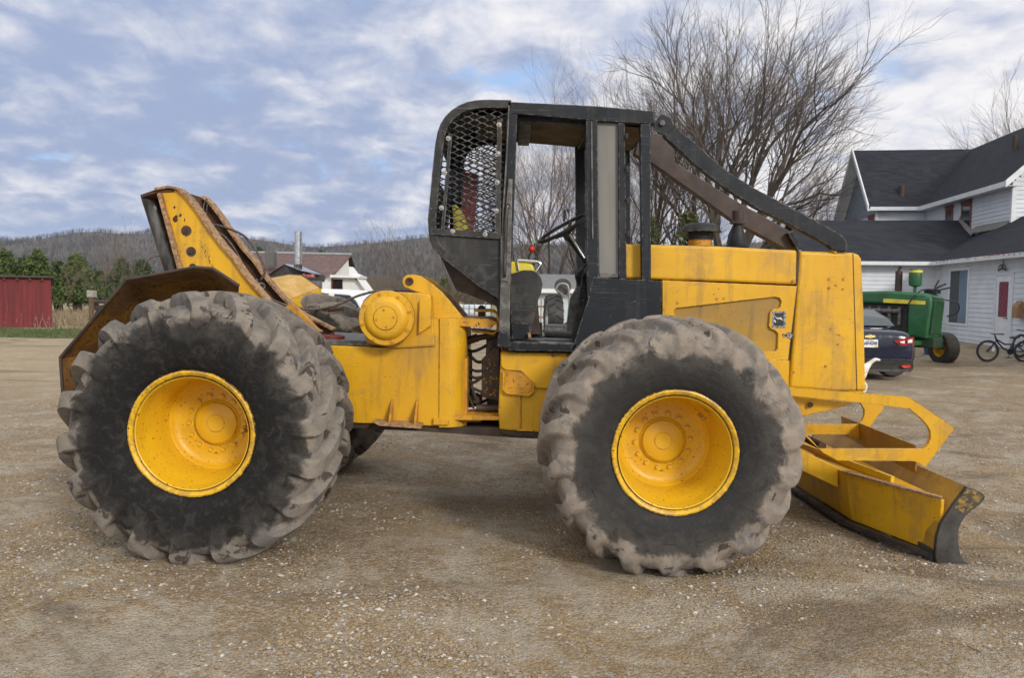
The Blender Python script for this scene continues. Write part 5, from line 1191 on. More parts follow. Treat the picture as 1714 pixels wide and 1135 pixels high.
# wing B wall u=0, v 0 -> -14, window and door placed where photo lines meet it
def onB(px, py):
    d = CM @ Vector(((px-857)/1307, (567.5-py)/1307, -1)); o_ = Vector((0,0,CAM_H)); k = (Vector((HO.x,HO.y,0))-Vector((0,0,0))).dot(U)/d.dot(U); p = o_ + d*k
    return (p - Vector((HO.x,HO.y,0))).dot(V_), p.z
wv0, wz1 = onB(1593,453); wv1, wz0 = onB(1619,543); dv0, dz1 = onB(1671,462); dv1, dz0 = onB(1691,575)
print('window', wv0, wv1, wz0, wz1, 'door', dv0, dv1, dz0, dz1)
dz0 = .12
def wallB():
    return siding('wall', H(0,-14,0), H(0,0,0), G, lambda q: ez, nrm=nB, holes=[(1+wv1/14, 1+wv0/14, wz0, wz1), (1+dv1/14, 1+dv0/14, G-.1, dz1)])
wallB()
# wing A + B roofs (valley where they meet)
sl = (4.62-2.85)/3.75
ra_z = 4.62
quad('roof', [H(-4.6,-.35,2.83), H(-.35,-.35,2.83), H(1.95,1.95,2.83+2.3*sl), H(1.95,3.4,ra_z), H(-4.6,3.4,ra_z)], 'shingle')
quad('roof', [H(-4.6,3.4,ra_z), H(1.95,3.4,ra_z), H(1.95,6.9,3.0), H(-4.6,6.9,3.0)], 'shingle')
quad('roof', [H(-.35,-14.5,2.83), H(2.25,-14.5,2.83+2.6*.585), H(2.25,-.84,2.83+2.6*.585), H(1.95,-.80,2.83+2.3*.585), H(1.95,1.95,2.83+2.3*sl), H(-.35,-.35,2.83)], 'shingle')
quad('roof', [H(2.25,-14.5,2.83+2.6*.585), H(4.6,-14.5,2.9), H(4.6,-.84,2.9), H(2.25,-.84,2.83+2.6*.585)], 'shingle')
hbox('eave_fascia', -4.65, -.38, -.42, -.36, 2.74, 2.87, 'trim'); hbox('eave_fascia', -.43, -.37, -14.5, -.36, 2.74, 2.87, 'trim')
quad('soffit', [H(-4.6,-.36,2.76), H(-.36,-.36,2.76), H(0,0,2.76), H(-4.6,0,2.76)], 'trim', th=.02); quad('soffit', [H(-.36,-14.5,2.76), H(0,-14.5,2.76), H(0,0,2.76), H(-.36,-.36,2.76)], 'trim', th=.02)
hbox('corner_trim', -.08, .0, -.035, -.0, G, ez, 'trim')
hbox('corner_trim', -4.38, -4.28, -.04, .06, G, ez, 'trim')
mb = MB().add([H(-4.32,0,G), H(-4.32,6.8,G), H(-4.32,6.8,2.9), H(-4.32,3.4,4.55), H(-4.32,0,2.9)], [(0,4,3,2,1)]); mb.build('gable_wall', M['siding'], hs)
# wing C (behind, upper storey)
CV = 6.94; ridge_z = 8.45; ce = 5.62
siding('wall', H(-.1,CV,0), H(1.95,CV,0), 3.0, lambda q: ce, nrm=-V_)
cw_u = -.1
gabs = lambda z: ((.0, 1.0) if z < ce else ((z-ce)/(ridge_z-ce)*.5, 1-(z-ce)/(ridge_z-ce)*.5))
siding('wall', H(cw_u,CV+4.8,0), H(cw_u,CV,0), 3.0, lambda q: 5.25, nrm=nB)
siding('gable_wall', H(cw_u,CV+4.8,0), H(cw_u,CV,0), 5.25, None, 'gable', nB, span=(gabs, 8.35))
quad('roof', [H(-.55,CV-.35,ce-.12), H(1.6,CV-.35,ce-.12), H(4.75,9.34,ridge_z), H(-.55,CV+2.4,ridge_z)], 'shingle')
quad('roof', [H(-.55,CV+2.4,ridge_z), H(4.75,CV+2.4,ridge_z), H(4.75,CV+5.1,ce-.12), H(-.55,CV+5.1,ce-.12)], 'shingle')
hbox('eave_fascia', -.5, 1.58, CV-.42, -.36+CV, ce-.22, ce-.06, 'trim')
for (va, za_, vb, zb_) in ((CV-.42,ce-.24,CV+2.4,ridge_z-.10),(CV+5.15,ce-.24,CV+2.4,ridge_z-.10)):
    MB().add([H(-.62,va,za_), H(-.62,vb,zb_), H(-.62,vb,zb_+.26), H(-.62,va,za_+.26), H(-.56,va,za_), H(-.56,vb,zb_), H(-.56,vb,zb_+.26), H(-.56,va,za_+.26)], [(0,1,2,3),(7,6,5,4),(0,4,5,1),(1,5,6,2),(2,6,7,3),(3,7,4,0)]).build('rake_board', M['trim'], hs)
    MB().add([H(-.56,va,za_+.02), H(-.56,vb,zb_+.02), H(-.1,vb,zb_+.02), H(-.1,va,za_+.02)], [(0,1,2,3)]).build('soffit', M['trim'], hs)
hbox('corner_trim', -.16, -.04, CV-.05, CV+.03, 3.0, ce, 'trim')
# wing D (toward us), wall faces left
D0 = -.84; DU = 1.95; ru = 4.75
siding('wall', H(DU,D0,0), H(DU,CV,0), 3.2, lambda q: ce+.05, nrm=nB)
siding('gable_wall', H(DU,D0,0), H(2*ru-DU,D0,0), 3.2, None, 'siding', -V_, span=(lambda z: (0,1) if z < ce else ((z-ce)/(ridge_z-ce)*.5, 1-(z-ce)/(ridge_z-ce)*.5), 8.4))
quad('roof', [H(DU-.38,D0-.4,ce-.12), H(ru,D0-.4,ridge_z+.03), H(ru,9.34,ridge_z+.03), H(DU-.38,CV-.35,ce-.12)], 'shingle')
quad('roof', [H(ru,D0-.4,ridge_z+.03), H(2*ru-DU+.38,D0-.4,ce-.12), H(2*ru-DU+.38,12,ce-.12), H(ru,12,ridge_z+.03)], 'shingle')
hbox('eave_fascia', DU-.46, DU-.39, D0-.4, CV-.36, ce-.24, ce-.06, 'trim')
quad('soffit', [H(DU-.4,D0-.4,ce-.22), H(DU,D0-.4,ce-.22), H(DU,CV,ce-.22), H(DU-.4,CV,ce-.22)], 'trim', th=.02)
MB().add([H(DU-.45,D0-.46,ce-.28), H(ru,D0-.46,ridge_z-.10), H(ru,D0-.46,ridge_z+.14), H(DU-.45,D0-.46,ce-.04), H(DU-.45,D0-.40,ce-.28), H(ru,D0-.40,ridge_z-.10), H(ru,D0-.40,ridge_z+.14), H(DU-.45,D0-.40,ce-.04)], [(0,1,2,3),(7,6,5,4),(0,4,5,1),(1,5,6,2),(2,6,7,3),(3,7,4,0)]).build('rake_board', M['trim'], hs)
hbox('corner_trim', DU-.06, DU+.08, D0-.06, D0+.08, 3.2, ce, 'trim')
# grey flashing along the foot of the upper wall and roof vents
quad('flashing', [H(1.86,3.35,ra_z-.02), H(1.95,3.35,ra_z+.22), H(1.95,1.9,ra_z-.5), H(1.7,1.9,ra_z-.78)], 'screen', th=.03)
quad('flashing', [H(1.7,1.9,4.02), H(1.95,1.9,4.30), H(1.95,-.8,4.30), H(1.7,-.8,4.02)], 'screen', th=.03)
def vent(u, v, h=.5, w=.09):
    z = ce-.12 + (u-(DU-.38))/(ru-DU+.38)*(ridge_z-ce+.15)
    MB().tube([H(u,v,z-.1), H(u,v,z+h)], w, 12).build('roof_vent', M['brown_paint'], hs)
vent(3.3, 2.2, .62, .10)
MB().tube([H(1.0,CV+.25,ce+.3), H(1.0,CV+.25,ce+.95)], .13, 10).build('roof_vent', M['brown_paint'], hs)
M['wglass'] = pm('window_glass', (.022,.028,.036), rough=.06, bump=0)
M['curtain'] = pm('grey_curtain', (.16,.22,.30), (.10,.15,.21), 8, .4, .6, .8, bump=0, stretch=(1,8,.2))
def window(axis, a0, a1, z0, z1, u, frame='trim', th=.05, cur=False, top=None):
    """window in a wall: axis 'v' runs along v at u, axis 'u' runs along u at v=u"""
    def B(name, s0, s1, za_, zb_, d0, d1, mt, par):
        return hbox(name, u-d1, u-d0, s0, s1, za_, zb_, mt, par, .003) if axis == 'v' else hbox(name, s0, s1, u-d1, u-d0, za_, zb_, mt, par, .003)
    w = B('window', a0, a1, z0, z1, -.02, .034, 'wglass', hs)
    for s in ((a0-.06,a0+.02,z0-.06,z1+.06),(a1-.02,a1+.06,z0-.06,z1+.06),(a0+.02,a1-.02,z1-.02,z1+.06),(a0+.02,a1-.02,z0-.06,z0+.02)): B('window_frame', *s, -.01, th, frame, w)
    B('window_frame', (a0+a1)/2-.03, (a0+a1)/2+.03, z0+.02, z1-.02, -.01, .03, frame, w) if axis == 'v' and cur else B('window_frame', a0+.02, a1-.02, (z0+z1)/2-.02, (z0+z1)/2+.02, -.01, .03, frame, w)
    if cur: B('curtain', min(a0,a1)+.03, (a0+a1)/2-.03, z0+.03, z1-.03, .034, .037, 'curtain', w)
    if top: B('window_head', a0-.08, a1+.08, z1+.06, z1+.22, 0, .07, top, w)
    return w
M['redtrim'] = pm('faded_red_trim', (.20,.07,.055), (.15,.05,.045), 6, rough=.7)
window('v', wv1, wv0, wz0, wz1, 0, cur=True)
window('v', 4.05, 4.65, 4.05, 5.15, DU, 'redtrim', top='redtrim'); window('v', 2.35, 3.15, 3.95, 5.2, DU, 'redtrim', top='redtrim')
window('v', CV+.35, CV+1.0, 4.1, 5.1, -.1, 'redtrim', top='redtrim'); window('v', CV+3.0, CV+3.7, 4.1, 5.1, -.1, 'redtrim', top='redtrim')
# door with a tall red checked curtain in its glass
dr_ = hbox('door', -.03, .02, dv1, dv0, G+.1, dz1, 'trim')
hbox('door_frame', -.05, .0, dv1-.10, dv1, G, dz1+.08, 'siding', dr_); hbox('door_frame', -.05, .0, dv0, dv0+.10, G, dz1+.08, 'siding', dr_); hbox('door_frame', -.05, .0, dv1, dv0, dz1, dz1+.08, 'siding', dr_)
t = NT('red_check_curtain'); ck = t.n('ShaderNodeTexChecker'); ck.inputs['Scale'].default_value = 9; t.L.new(t.c, ck.inputs[0])
M['check'] = t.done(t.mix(ck.outputs['Fac'], (.26,.045,.06), (.10,.03,.07)), .8)
dw = dv0-dv1
hbox('door_glass', -.045, -.031, dv1+dw*.22, dv1+dw*.80, dz1-1.22, dz1-.18, 'check', dr_)
MB().tube([H(-.05,dv1+dw*.14,1.02), H(-.11,dv1+dw*.14,1.02), H(-.11,dv1+dw*.28,1.02)], .014, 8).build('door_handle', M['black'], dr_)
quad('door_step', [H(-1.0,dv1-.2,.0), H(-.0,dv1-.2,.0), H(-.0,dv0+.2,.0), H(-1.0,dv0+.2,.0)], 'gsteel', th=.10)
hbox('foundation', -.02, .02, -14, dv1-.12, -.2, G+.08, 'gsteel')
# porch light / wrought ornament above the door
orn = MB(); vc = (dv0+dv1)/2 + .12; zc = dz1+.24
for s in (-1,1):
    orn.tube([H(-.06,vc+s*(.04+.20*math.sin(i*.45)),zc+.10*math.cos(i*.7)) for i in range(9)], .012, 5)
orn.tube([H(-.06,vc-.28,zc-.05), H(-.06,vc+.28,zc-.05)], .012, 5); orn.tube([H(-.06,vc-.02,zc-.05), H(-.06,vc-.06,zc+.24)], .012, 5)
tag(orn.build('iron_ornament', M['black']), 'small black wrought iron scroll ornament above the farmhouse door', 'ornament')
# string of coloured bulbs along the eaves
ls = empty('light_string', H(-.45,-7,2.86), 'string of unlit coloured bulbs along the lower farmhouse eave', 'light string')
MB().tube([H(-.46,-14+.5*i,2.88+.02*math.sin(i*1.7)) for i in range(28)], .006, 4).build('wire', M['rubber'], ls)
BC = [pm('bulb_'+n_, c_, rough=.3, bump=0) for n_, c_ in (('red',(.55,.05,.03)),('green',(.03,.25,.08)),('orange',(.75,.28,.04)),('blue',(.04,.08,.4)),('clear',(.8,.75,.6)))]
for i in range(44):
    p = H(-.47, -13.9+.30*i, 2.865+.02*math.sin(i*.7)); MB().lathe([(0,.0),(.014,.010),(.018,.028),(.010,.045),(0,.05)], p, (0,0,-1), 7).build('bulb', BC[(i*7+i//3) % 5], ls)

# ------------------------------------------------------------------ green tractor
M['jgreen'] = pm('green_paint', (.022,.125,.045), (.018,.085,.034), 3, .35, .65, .4, chips=(.03,.02,.015), chip_scale=12, chip_thr=.66)
M['dgreen'] = pm('dirty_green_dark', (.010,.045,.018), (.02,.03,.018), 5, rough=.6)
M['engine'] = pm('engine_dark', (.012,.018,.014), (.03,.03,.028), 8, rough=.7)
TX = Vector((P(1562,560,18.3).x, 18.3, gz_(9.8,18.3)))
ta = -R(50); tr_ = empty('farm_tractor', TX, 'old green farm tractor with yellow seat parked in front of the white farmhouse', 'tractor', rz=ta); tr_.scale = (1.08,1.08,1.08)
def TB(name, mb, mat, par=None, **k): return mb.build(name, M[mat], par or tr_, local=True, **k)
s_ = lambda pts, y0, y1: MB().prism(pts, y0, y1)
TB('hood', s_([(-2.05,1.52),(-1.95,1.62),(-.9,1.66),(-.1,1.60),(.05,1.54),(.06,1.34),(-.5,1.36),(-1.5,1.36),(-2.05,1.30)], -.33, .33), 'jgreen', bevel=.06, seg=4, smooth=True)
TB('hood_band', s_([(-.95,1.39),(-.05,1.36),(-.05,1.44),(-.95,1.48)], -.345, .345), 'vinyl')
gr_ = TB('grille_shell', s_([(-.42,.66),(.0,.62),(.07,1.36),(.06,1.54),(-.42,1.5)], -.34, .34), 'jgreen', bevel=.05, seg=3, smooth=True)
gm = MB().add([(.012,-.27,.72),(.012,.27,.72),(.075,.27,1.44),(.075,-.27,1.44),(.05,-.27,.72),(.05,.27,.72),(.095,.27,1.44),(.095,-.27,1.44)], [(0,3,2,1),(4,5,6,7),(0,1,5,4),(1,2,6,5),(2,3,7,6),(3,0,4,7)])
TB('grille', gm, 'dgreen', gr_)
gb = MB()
for i in range(14): yy = -.25+.5*i/13; gb.tube([(.056,yy,.74),(.101,yy,1.42)], .006, 4)
TB('grille_bars', gb, 'jgreen', gr_)
TB('engine_block', s_([(-1.75,.62),(-.45,.60),(-.45,1.36),(-1.75,1.36)], -.24, .24), 'engine', bevel=.03)
en = MB()
for i in range(5): en.tube([(-1.5+.22*i,-.26,.9),(-1.5+.22*i,-.26,1.3)], .045, 8)
en.tube([(-1.5,-.30,1.22),(-.6,-.30,1.2)], .05, 10); en.box((-1.3,-.32,.7),(-1.05,-.2,.95)); TB('engine_parts', en, 'gsteel')
TB('cowl', s_([(-2.25,.9),(-1.72,.9),(-1.72,1.3),(-1.85,1.58),(-2.05,1.60),(-2.25,1.35)], -.3, .3), 'jgreen', bevel=.04)
TB('transmission', s_([(-3.2,.5),(-1.7,.55),(-1.7,.95),(-3.2,1.05)], -.26, .26), 'dgreen', bevel=.05)
TB('front_support', s_([(-.55,.42),(.12,.42),(.12,.64),(-.55,.66)], -.22, .22), 'dgreen', bevel=.03)
TB('front_axle', MB().box((-.30,-1.02,.48),(-.14,1.02,.58)), 'jgreen', bevel=.02)
for s in (-1,1):
    TB('spindle', MB().tube([(-.22,s*.98,.70),(-.22,s*.98,.36)], .045, 10).tube([(-.22,s*.98,.36),(-.22,s*1.12,.36)], .035, 8), 'jgreen')
def wheel_obj(name, par, c, r, w, mat_r, rimm, lug=False, rz=0):
    e_ = MB().lathe([(r*.55,-w*.42),(r*.50,-w*.30),(r*.48,0),(r*.22,.0),(r*.2,-.03),(0,-.03)], (0,0,0), (0,1,0), 28).lathe([(r*.55,w*.42),(r*.50,w*.30),(r*.48,0)], (0,0,0), (0,1,0), 28).build(name, M[rimm], par, local=True, smooth=True)
    e_.location = c; e_.rotation_euler.z = rz
    tm = MB().lathe([(r*.53,-w*.42),(r*.72,-w*.5),(r*.90,-w*.49),(r*.97,-w*.36),(r,-w*.1),(r,w*.1),(r*.97,w*.36),(r*.90,w*.49),(r*.72,w*.5),(r*.53,w*.42)], (0,0,0), (0,1,0), 44)
    if lug:
        for k in range(22):
            for s in (-1,1):
                a0 = 2*math.pi*(k+(.5 if s>0 else 0))/22
                for q in range(4):
                    t0, t1 = q/4, (q+1)/4
                    def pp(t_, o_, h): a_ = a0 - .22*t_ + o_; rr = r*(1+h-.03*t_*t_); return (rr*math.cos(a_), s*w*.5*t_, rr*math.sin(a_))
                    tm.add([pp(t0,-.03,-.02),pp(t0,.03,-.02),pp(t1,.03,-.02),pp(t1,-.03,-.02),pp(t0,-.022,.04),pp(t0,.022,.04),pp(t1,.022,.04),pp(t1,-.022,.04)], [(4,5,6,7),(0,1,5,4),(1,2,6,5),(2,3,7,6),(3,0,4,7)])
    tm.build('tyre', M[mat_r], e_, local=True, smooth=True); return e_
M['tyre_old'] = pm('old_tyre', (.030,.028,.027), (.055,.048,.042), 5, rough=.85, bump=.3)
wheel_obj('front_wheel', tr_, (-.22,1.16,.36), .37, .30, 'tyre_old', 'yellow_clean', rz=-R(30))
wheel_obj('front_wheel', tr_, (-.22,-1.16,.36), .37, .30, 'tyre_old', 'yellow_clean', rz=-R(30))
wheel_obj('rear_wheel', tr_, (-2.75,-.85,.80), .80, .42, 'tyre_old', 'yellow_clean', lug=True)
wheel_obj('rear_wheel', tr_, (-2.75,.85,.80), .80, .42, 'tyre_old', 'yellow_clean', lug=True)
TB('air_canister', MB().lathe([(0,0),(.035,0),(.035,.16),(.12,.19),(.135,.24),(.135,.52),(.12,.56),(0,.56)], (-.42,.0,1.58), (0,0,1), 24), 'jgreen', smooth=True)
TB('canister_band', MB().lathe([(.138,0),(.138,.05)], (-.42,0,2.06), (0,0,1), 24), 'vinyl')
TB('exhaust_stack', MB().tube([(-.78,0,1.6),(-.78,0,2.1)], .075, 14).tube([(-.78,0,2.08),(-.78,0,2.16),(-.72,.0,2.20)], .035, 10), 'brown_paint', smooth=True)
sx_ = TB('seat', s_([(-2.95,1.45),(-2.5,1.45),(-2.5,1.55),(-2.85,1.57),(-2.9,1.78),(-3.0,1.78)], -.24, .24), 'vinyl', bevel=.035, seg=3)
TB('armrest', MB().box((-2.9,-.34,1.62),(-2.5,-.26,1.70)).box((-2.9,.26,1.62),(-2.5,.34,1.70)), 'vinyl', bevel=.02)
swm = MB(); c = Vector((-2.2,0,1.72)); ax1 = Vector((0,1,0)); ax2 = Vector((.6,0,.8))
swm.tube([c + ax1*math.cos(t)*.21 + ax2.cross(ax1)*0 + Vector((.8,0,.6)).normalized()*math.sin(t)*.21 for t in [i*math.pi/14 for i in range(29)]], .014, 6, False); swm.tube([(-1.95,0,1.5), c], .02, 6)
for q in (0,2.1,4.2): swm.tube([c, c + ax1*math.cos(q)*.21 + Vector((.8,0,.6)).normalized()*math.sin(q)*.21], .01, 5)
TB('steering_wheel', swm, 'rubber')
TB('work_lamp', MB().lathe([(0,0),(.07,0),(.085,.05),(.06,.11),(0,.13)], (-2.7,.32,1.95), (1,0,0), 14).tube([(-2.7,.32,1.6),(-2.7,.32,1.95)], .015, 6), 'black')
ld = MB()
ld.tube(curve([(-.1,-.2,1.58),(.1,-.25,1.5),(.28,.1,1.45),(.35,.35,1.38),(.3,.45,1.2),(.1,.42,1.1)]), .016, 6).tube(curve([(-.5,-.34,1.2),(-.3,-.38,1.5),(-.2,-.1,1.68),(.05,.2,1.68)]), .016, 6)
ld.box((-.25,.05,1.6),(.0,.3,1.7)).tube([(-.1,.2,1.7),(-.05,.3,1.9)], .018, 6).tube([(-.1,.2,1.7),(.1,.3,1.82)], .018, 6).tube([(0,.2,1.68),(.18,.36,1.74)], .018, 6)
TB('hoses_and_levers', ld, 'black')
tubb = MB().lathe([(0,0),(.26,0),(.33,.42),(.35,.44),(.33,.45),(.0,.40)], (P(1566,575,21).x,21,.08), (0,0,1), 28)
tag(tubb.build('blue_tub', pm('blue_plastic', (.03,.10,.30), (.02,.06,.2), 4, rough=.5), smooth=True), 'blue plastic tub on the ground behind the tractor front axle', 'tub')

# ------------------------------------------------------------------ dark blue sedan, seen from behind
CX = P(1453,600,15.3).x; cz = gz_(CX, 15.3) + .0
car = empty('sedan', (CX,15.3,cz), 'dark blue sedan seen from behind, half hidden by the skidder hood', 'car', rz=-R(5))
M['carpaint'] = pm('dark_blue_car_paint', (.004,.009,.032), None, 3, rough=.16, bump=0); M['carpaint'].node_tree.nodes['Principled BSDF'].inputs['Coat Weight'].default_value = .25
M['carglass'] = pm('rear_glass', (.05,.065,.08), rough=.05, bump=0)
def loft_sec(secs, mat, name, par, close=True, **k):
    mb = MB(); n = len(secs[0]); v = [p for s in secs for p in s]; f = []
    for i in range(len(secs)-1):
        for j in range(n-1): f.append((i*n+j, (i+1)*n+j, (i+1)*n+j+1, i*n+j+1))
        f.append((i*n+n-1, (i+1)*n+n-1, (i+1)*n, i*n))
    if close: f += [tuple(range(n)), tuple(range(len(secs)*n-1, (len(secs)-1)*n-1, -1))]
    mb.add(v, f); o = mb.build(name, M[mat], par, local=True, smooth=True); return o
def csec(y, w, z0, z1, sh, r=.12):      # half width w, belly z0, deck z1, shoulder height sh
    h = [(0,z0),(w*.86,z0),(w*.97,z0+.10),(w,z0+.28),(w*.995,sh-.12),(w*.965,sh),(w*.90,z1-.01),(w*.6,z1+.012),(0,z1+.02)]
    return [(x, y, z) for x, z in h] + [(-x, y, z) for x, z in h[-2:0:-1]]
bd = loft_sec([csec(-.02,.74,.24,.80,.66), csec(.02,.84,.20,.93,.76), csec(.10,.89,.18,.985,.84), csec(.35,.915,.18,1.0,.88), csec(.9,.925,.18,1.0,.90), csec(2.0,.925,.18,.98,.90), csec(3.4,.92,.18,.95,.86), csec(4.3,.89,.2,.82,.74), csec(4.75,.78,.24,.66,.58)], 'carpaint', 'body', car)
m_ = bd.modifiers.new('s','SUBSURF'); m_.levels = 2; m_.render_levels = 2
def gsec(y, wb, wt, zb, zt): 
    h = [(0,zb),(wb,zb),(wt+.03,(zb+zt*2)/3),(wt,zt-.05),(wt*.8,zt),(0,zt+.01)]
    return [(x,y,z) for x,z in h] + [(-x,y,z) for x,z in h[-2:0:-1]]
cabn = MB()
gh = loft_sec([gsec(.42,.78,.74,.96,1.03), gsec(1.05,.80,.62,.96,1.33), gsec(1.5,.80,.60,.96,1.405), gsec(2.3,.80,.60,.96,1.43), gsec(2.9,.80,.61,.96,1.37), gsec(3.7,.78,.70,.93,1.0)], 'carpaint', 'roof', car)
m_ = gh.modifiers.new('s','SUBSURF'); m_.levels = 2; m_.render_levels = 2
def patch(name, pts, mat, par=car, off=(0,0,0), th=(0,-.012,0)):
    th = Vector(th); v = [Vector(p)+Vector(off) for p in pts]; n = len(v); v2 = [p+th for p in v]
    return MB().add(v+v2, [tuple(range(n)), tuple(range(2*n-1,n-1,-1))] + [(i,i+n,(i+1)%n+n,(i+1)%n) for i in range(n)]).build(name, M[mat], par, local=True, bevel=.004)
patch('rear_window', [(-.66,.50,1.045),(.66,.50,1.045),(.62,.75,1.19),(.55,1.02,1.31),(.50,1.2,1.355),(-.50,1.2,1.355),(-.55,1.02,1.31),(-.62,.75,1.19)], 'carglass', off=(0,-.02,.02), th=(0,-.006,.012))
M['lampred'] = pm('tail_lamp_red', (.42,.012,.015), (.30,.01,.012), 8, rough=.15, bump=0)
for s in (-1,1):
    tl_ = patch('tail_light', [(s*.46,-.03,.795),(s*.72,-.005,.865),(s*.86,.05,.875),(s*.885,.10,.72),(s*.70,.02,.70),(s*.56,-.02,.725)], 'lampred', th=(0,-.03,0))
    patch('lamp_lens', [(s*.56,-.062,.785),(s*.66,-.05,.81),(s*.66,-.05,.75),(s*.58,-.06,.76)], 'white', tl_, th=(0,-.008,0))
    patch('lamp_lens', [(s*.72,-.04,.82),(s*.82,.0,.84),(s*.82,.0,.77),(s*.72,-.035,.76)], 'white', tl_, th=(0,-.008,0))
    patch('reflector', [(s*.60,-.045,.31),(s*.66,-.04,.335),(s*.78,-.01,.335),(s*.82,.02,.31),(s*.78,-.01,.28),(s*.66,-.04,.275)], 'red', th=(0,-.03,0))
patch('bumper_trim', [(-.84,-.015,.42),(.84,-.015,.42),(.82,-.03,.44),(-.82,-.03,.44)], 'gsteel', th=(0,-.02,0))
patch('lower_bumper', [(-.80,-.02,.19),(.80,-.02,.19),(.86,.0,.26),(.84,-.03,.41),(-.84,-.03,.41),(-.86,.0,.26)], 'rubber', th=(0,-.012,0))
plt = patch('license_plate', [(-.155,-.06,.665),(.155,-.06,.665),(.155,-.045,.82),(-.155,-.045,.82)], 'white', th=(0,-.01,0))
M['plateyellow'] = pm('plate_yellow', (.75,.55,.03), rough=.5, bump=0); M['plateblue'] = pm('plate_blue', (.05,.07,.18), rough=.5, bump=0)
patch('plate_sticker', [(.09,-.072,.67),(.15,-.072,.67),(.15,-.068,.70),(.09,-.068,.70)], 'plateyellow', plt, th=(0,-.003,0))
pt = text('AAP-K598', (0,-.075,.745), .088, 'plateblue', None, ext=.001, name='plate_lettering', sx=.72, bold=True); pt.parent = plt
rt = text('WISCONSIN', (0,-.070,.803), .028, 'lampred', None, ext=.001, name='plate_lettering', sx=.9); rt.parent = plt
M['gold'] = pm('gold_emblem', (.75,.55,.22), rough=.25, metal=.8, bump=0)
patch('emblem', [(-.10,-.045,.855),(-.035,-.045,.855),(-.03,-.045,.845),(.045,-.045,.845),(.05,-.045,.86),(.115,-.04,.865),(.10,-.04,.905),(.04,-.04,.905),(.035,-.04,.918),(-.03,-.04,.918),(-.035,-.04,.90),(-.085,-.04,.895)], 'gold', th=(0,-.012,0))
for s in (-1,1):
    for yy in (.95, 3.75):
        wheel_obj('wheel', car, (s*.80,yy,.33), .33, .23, 'rubber', 'gsteel')

# ------------------------------------------------------------------ dog, bikes, small things by the house
def skin(name, pts, edges, radii, mat, loc, rz=0, parent=None, label=None, cat=None, sub_=2):
    me = bpy.data.meshes.new(name); me.from_pydata(pts, edges, []); me.materials.append(M[mat]); o = bpy.data.objects.new(name, me); col.objects.link(o)
    o.modifiers.new('k','SKIN')
    for i, r in enumerate(radii): v = me.skin_vertices[0].data[i]; v.radius = (r, r) if not isinstance(r, tuple) else r
    me.skin_vertices[0].data[0].use_root = True
    m = o.modifiers.new('s','SUBSURF'); m.levels = sub_; m.render_levels = sub_
    o.location = loc; o.rotation_euler.z = rz
    for m in o.modifiers:
        if m.type == 'SKIN': m.use_smooth_shade = True
    if parent: o.parent = parent
    return tag(o, label, cat)
M['fur'] = pm('white_fur', (.72,.70,.66), (.60,.56,.50), 8, .4, .6, .9, bump=.6, bscale=60)
# local x = forward (head towards the left of the picture after rotation), z up
pts = [(0,0,.42),(.22,0,.41),(.42,0,.43),(.56,0,.52),(.66,0,.60),(.74,0,.60),(.84,0,.57),(-.08,0,.43),(-.16,0,.52),(-.24,0,.58),(-.33,0,.56),
       (-.03,.075,.33),(.02,.08,.22),(-.07,.08,.13),(-.05,.08,.02),(.0,.08,.015),(-.03,-.075,.33),(.02,-.08,.22),(-.07,-.08,.13),(-.05,-.08,.02),(.0,-.08,.015),
       (.42,.07,.30),(.40,.075,.18),(.41,.075,.02),(.46,.075,.015),(.42,-.07,.30),(.40,-.075,.18),(.41,-.075,.02),(.46,-.075,.015),(.68,.05,.68),(.68,-.05,.68)]
ed = [(0,1),(1,2),(2,3),(3,4),(4,5),(5,6),(0,7),(7,8),(8,9),(9,10),(0,11),(11,12),(12,13),(13,14),(14,15),(0,16),(16,17),(17,18),(18,19),(19,20),(2,21),(21,22),(22,23),(23,24),(2,25),(25,26),(26,27),(27,28),(4,29),(4,30)]
rd = [.10,.115,.13,.075,.075,.05,.03,.07,.035,.033,.02, .06,.04,.024,.022,.02,.06,.04,.024,.022,.02,.05,.03,.022,.02,.05,.03,.022,.02,.018,.018]
dx0 = P(1450,640,13.4)
skin('dog', pts, ed, rd, 'fur', (dx0.x-.10, 13.4, gz_(dx0.x,13.4)), math.pi, None, 'white dog with raised curled tail standing mostly hidden behind the skidder nose', 'dog')
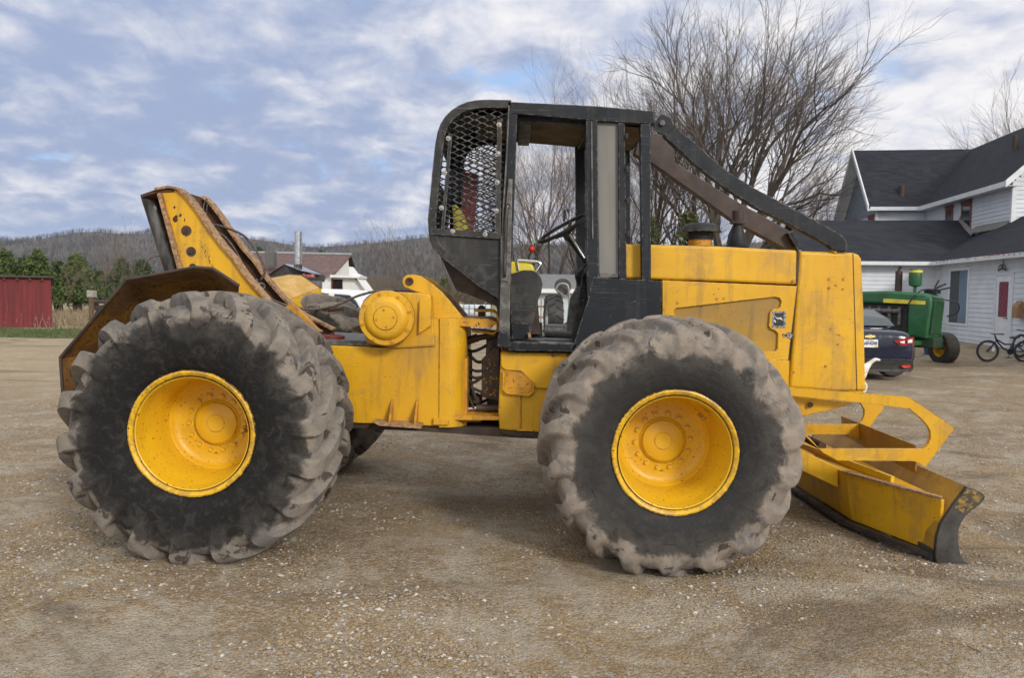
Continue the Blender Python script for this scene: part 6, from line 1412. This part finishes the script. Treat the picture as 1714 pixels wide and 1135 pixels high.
def bicycle(loc, rz, label, r=.27, wb=.88):
    o = empty('bicycle', loc, label, 'bicycle', 'bicycles by the farmhouse door', rz)
    def B(name, mb, mat, par=o, **k): return mb.build(name, M[mat], par, local=True, **k)
    for x_ in (0, wb):
        w = MB().lathe([(r-.055,-.012),(r-.04,-.016),(r-.04,.016),(r-.055,.012)], (x_,0,r), (0,1,0), 32, True)
        for k in range(14):
            q = 2*math.pi*k/14; w.tube([(x_,0,r),(x_+(r-.05)*math.cos(q),0,r+(r-.05)*math.sin(q))], .0022, 3)
        w.tube([(x_,-.04,r),(x_,.04,r)], .02, 8)
        wo_ = B('wheel', w, 'black'); tr = MB(); tr.tube([(x_+(r-.022)*math.cos(t),0,r+(r-.022)*math.sin(t)) for t in [i*math.pi/20 for i in range(41)]], .026, 8, False); B('tyre', tr, 'rubber', wo_, smooth=True)
        B('spoke_reflector', MB().obox((x_+(r-.10)*.75, -.012, r+.04), (.028,0,-.012), (0,.006,0), (.010,0,.045)), 'white', wo_)
    h0 = (.17,0,.62); hd_ = (.20,0,.52); ss = (.62,0,.56); bb = (.52,0,.26)
    f = MB().tube([h0, hd_], .022, 8).tube([hd_, (0,.045,r)], .013, 6).tube([hd_, (0,-.045,r)], .013, 6).tube([(.19,0,.56),(.4,0,.44),(.60,0,.44)], .019, 8).tube([(.20,0,.52),(.36,0,.34),bb], .02, 8).tube([ss, bb], .016, 8)
    f.tube([bb,(wb,.05,r)], .011, 6).tube([bb,(wb,-.05,r)], .011, 6).tube([(.6,0,.46),(wb,.05,r)], .009, 6).tube([(.6,0,.46),(wb,-.05,r)], .009, 6)
    B('frame', f, 'carpaint', smooth=True)
    B('handlebar', MB().tube([(.17,0,.62),(.15,0,.68)], .015, 6).tube([(.20,-.27,.70),(.14,-.1,.69),(.14,.1,.69),(.20,.27,.70)], .012, 6).tube([(.12,-.27,.70),(.22,-.29,.70)], .016, 6), 'rubber')
    B('saddle', MB().prism([(.52,.60),(.60,.57),(.72,.60),(.74,.64),(.62,.63),(.52,.63)], -.045, .045).tube([ss,(.62,0,.6)], .013, 6), 'rubber', bevel=.01)
    B('crank', MB().lathe([(0,-.01),(.075,-.01),(.075,.01),(0,.01)], (.52,-.03,.26), (0,1,0), 18).tube([(.52,-.05,.26),(.46,-.06,.12)], .009, 5).tube([(.52,.05,.26),(.58,.06,.40)], .009, 5).box((.40,-.13,.11),(.50,-.05,.13)), 'black')
    return o
b = P(1652,611,19.2); bicycle((b.x,19.2,gz_(b.x,19.2)+.0), -R(4), 'small dark kids bicycle on the gravel in front of the farmhouse door')
b = P(1707,604,20.0); bicycle((b.x,20.0,gz_(b.x,20.0)), R(20), 'second dark bicycle cut by the right edge of the picture', .30, .95)
nh = onB(1713,540)
mb = MB(); c = H(-.12, nh[0], 1.25)
mb.prism([(c.x-.14,c.z-.2),(c.x+.14,c.z-.2),(c.x+.14,c.z+.12),(c.x,c.z+.30),(c.x-.14,c.z+.12)], c.y-.12, c.y+.12)
bh = mb.build('birdhouse', M['tan_rust'], bevel=.01); tag(bh, 'brown wooden birdhouse on the farmhouse wall at the right edge', 'birdhouse')

# ------------------------------------------------------------------ the air itself
hzb = MB().box((-3600,-120,-60),(3600,3900,170)).build('haze', bpy.data.materials.new('haze_air')); tag(hzb, kind='stuff')
hm = hzb.data.materials[0]; hm.use_nodes = True; hn_ = hm.node_tree; hn_.nodes.clear()
pv = hn_.nodes.new('ShaderNodeVolumePrincipled'); pv.inputs['Color'].default_value = (.75,.85,1,1); pv.inputs['Density'].default_value = .00011; pv.inputs['Anisotropy'].default_value = .2
ho = hn_.nodes.new('ShaderNodeOutputMaterial'); hn_.links.new(pv.outputs[0], ho.inputs['Volume'])
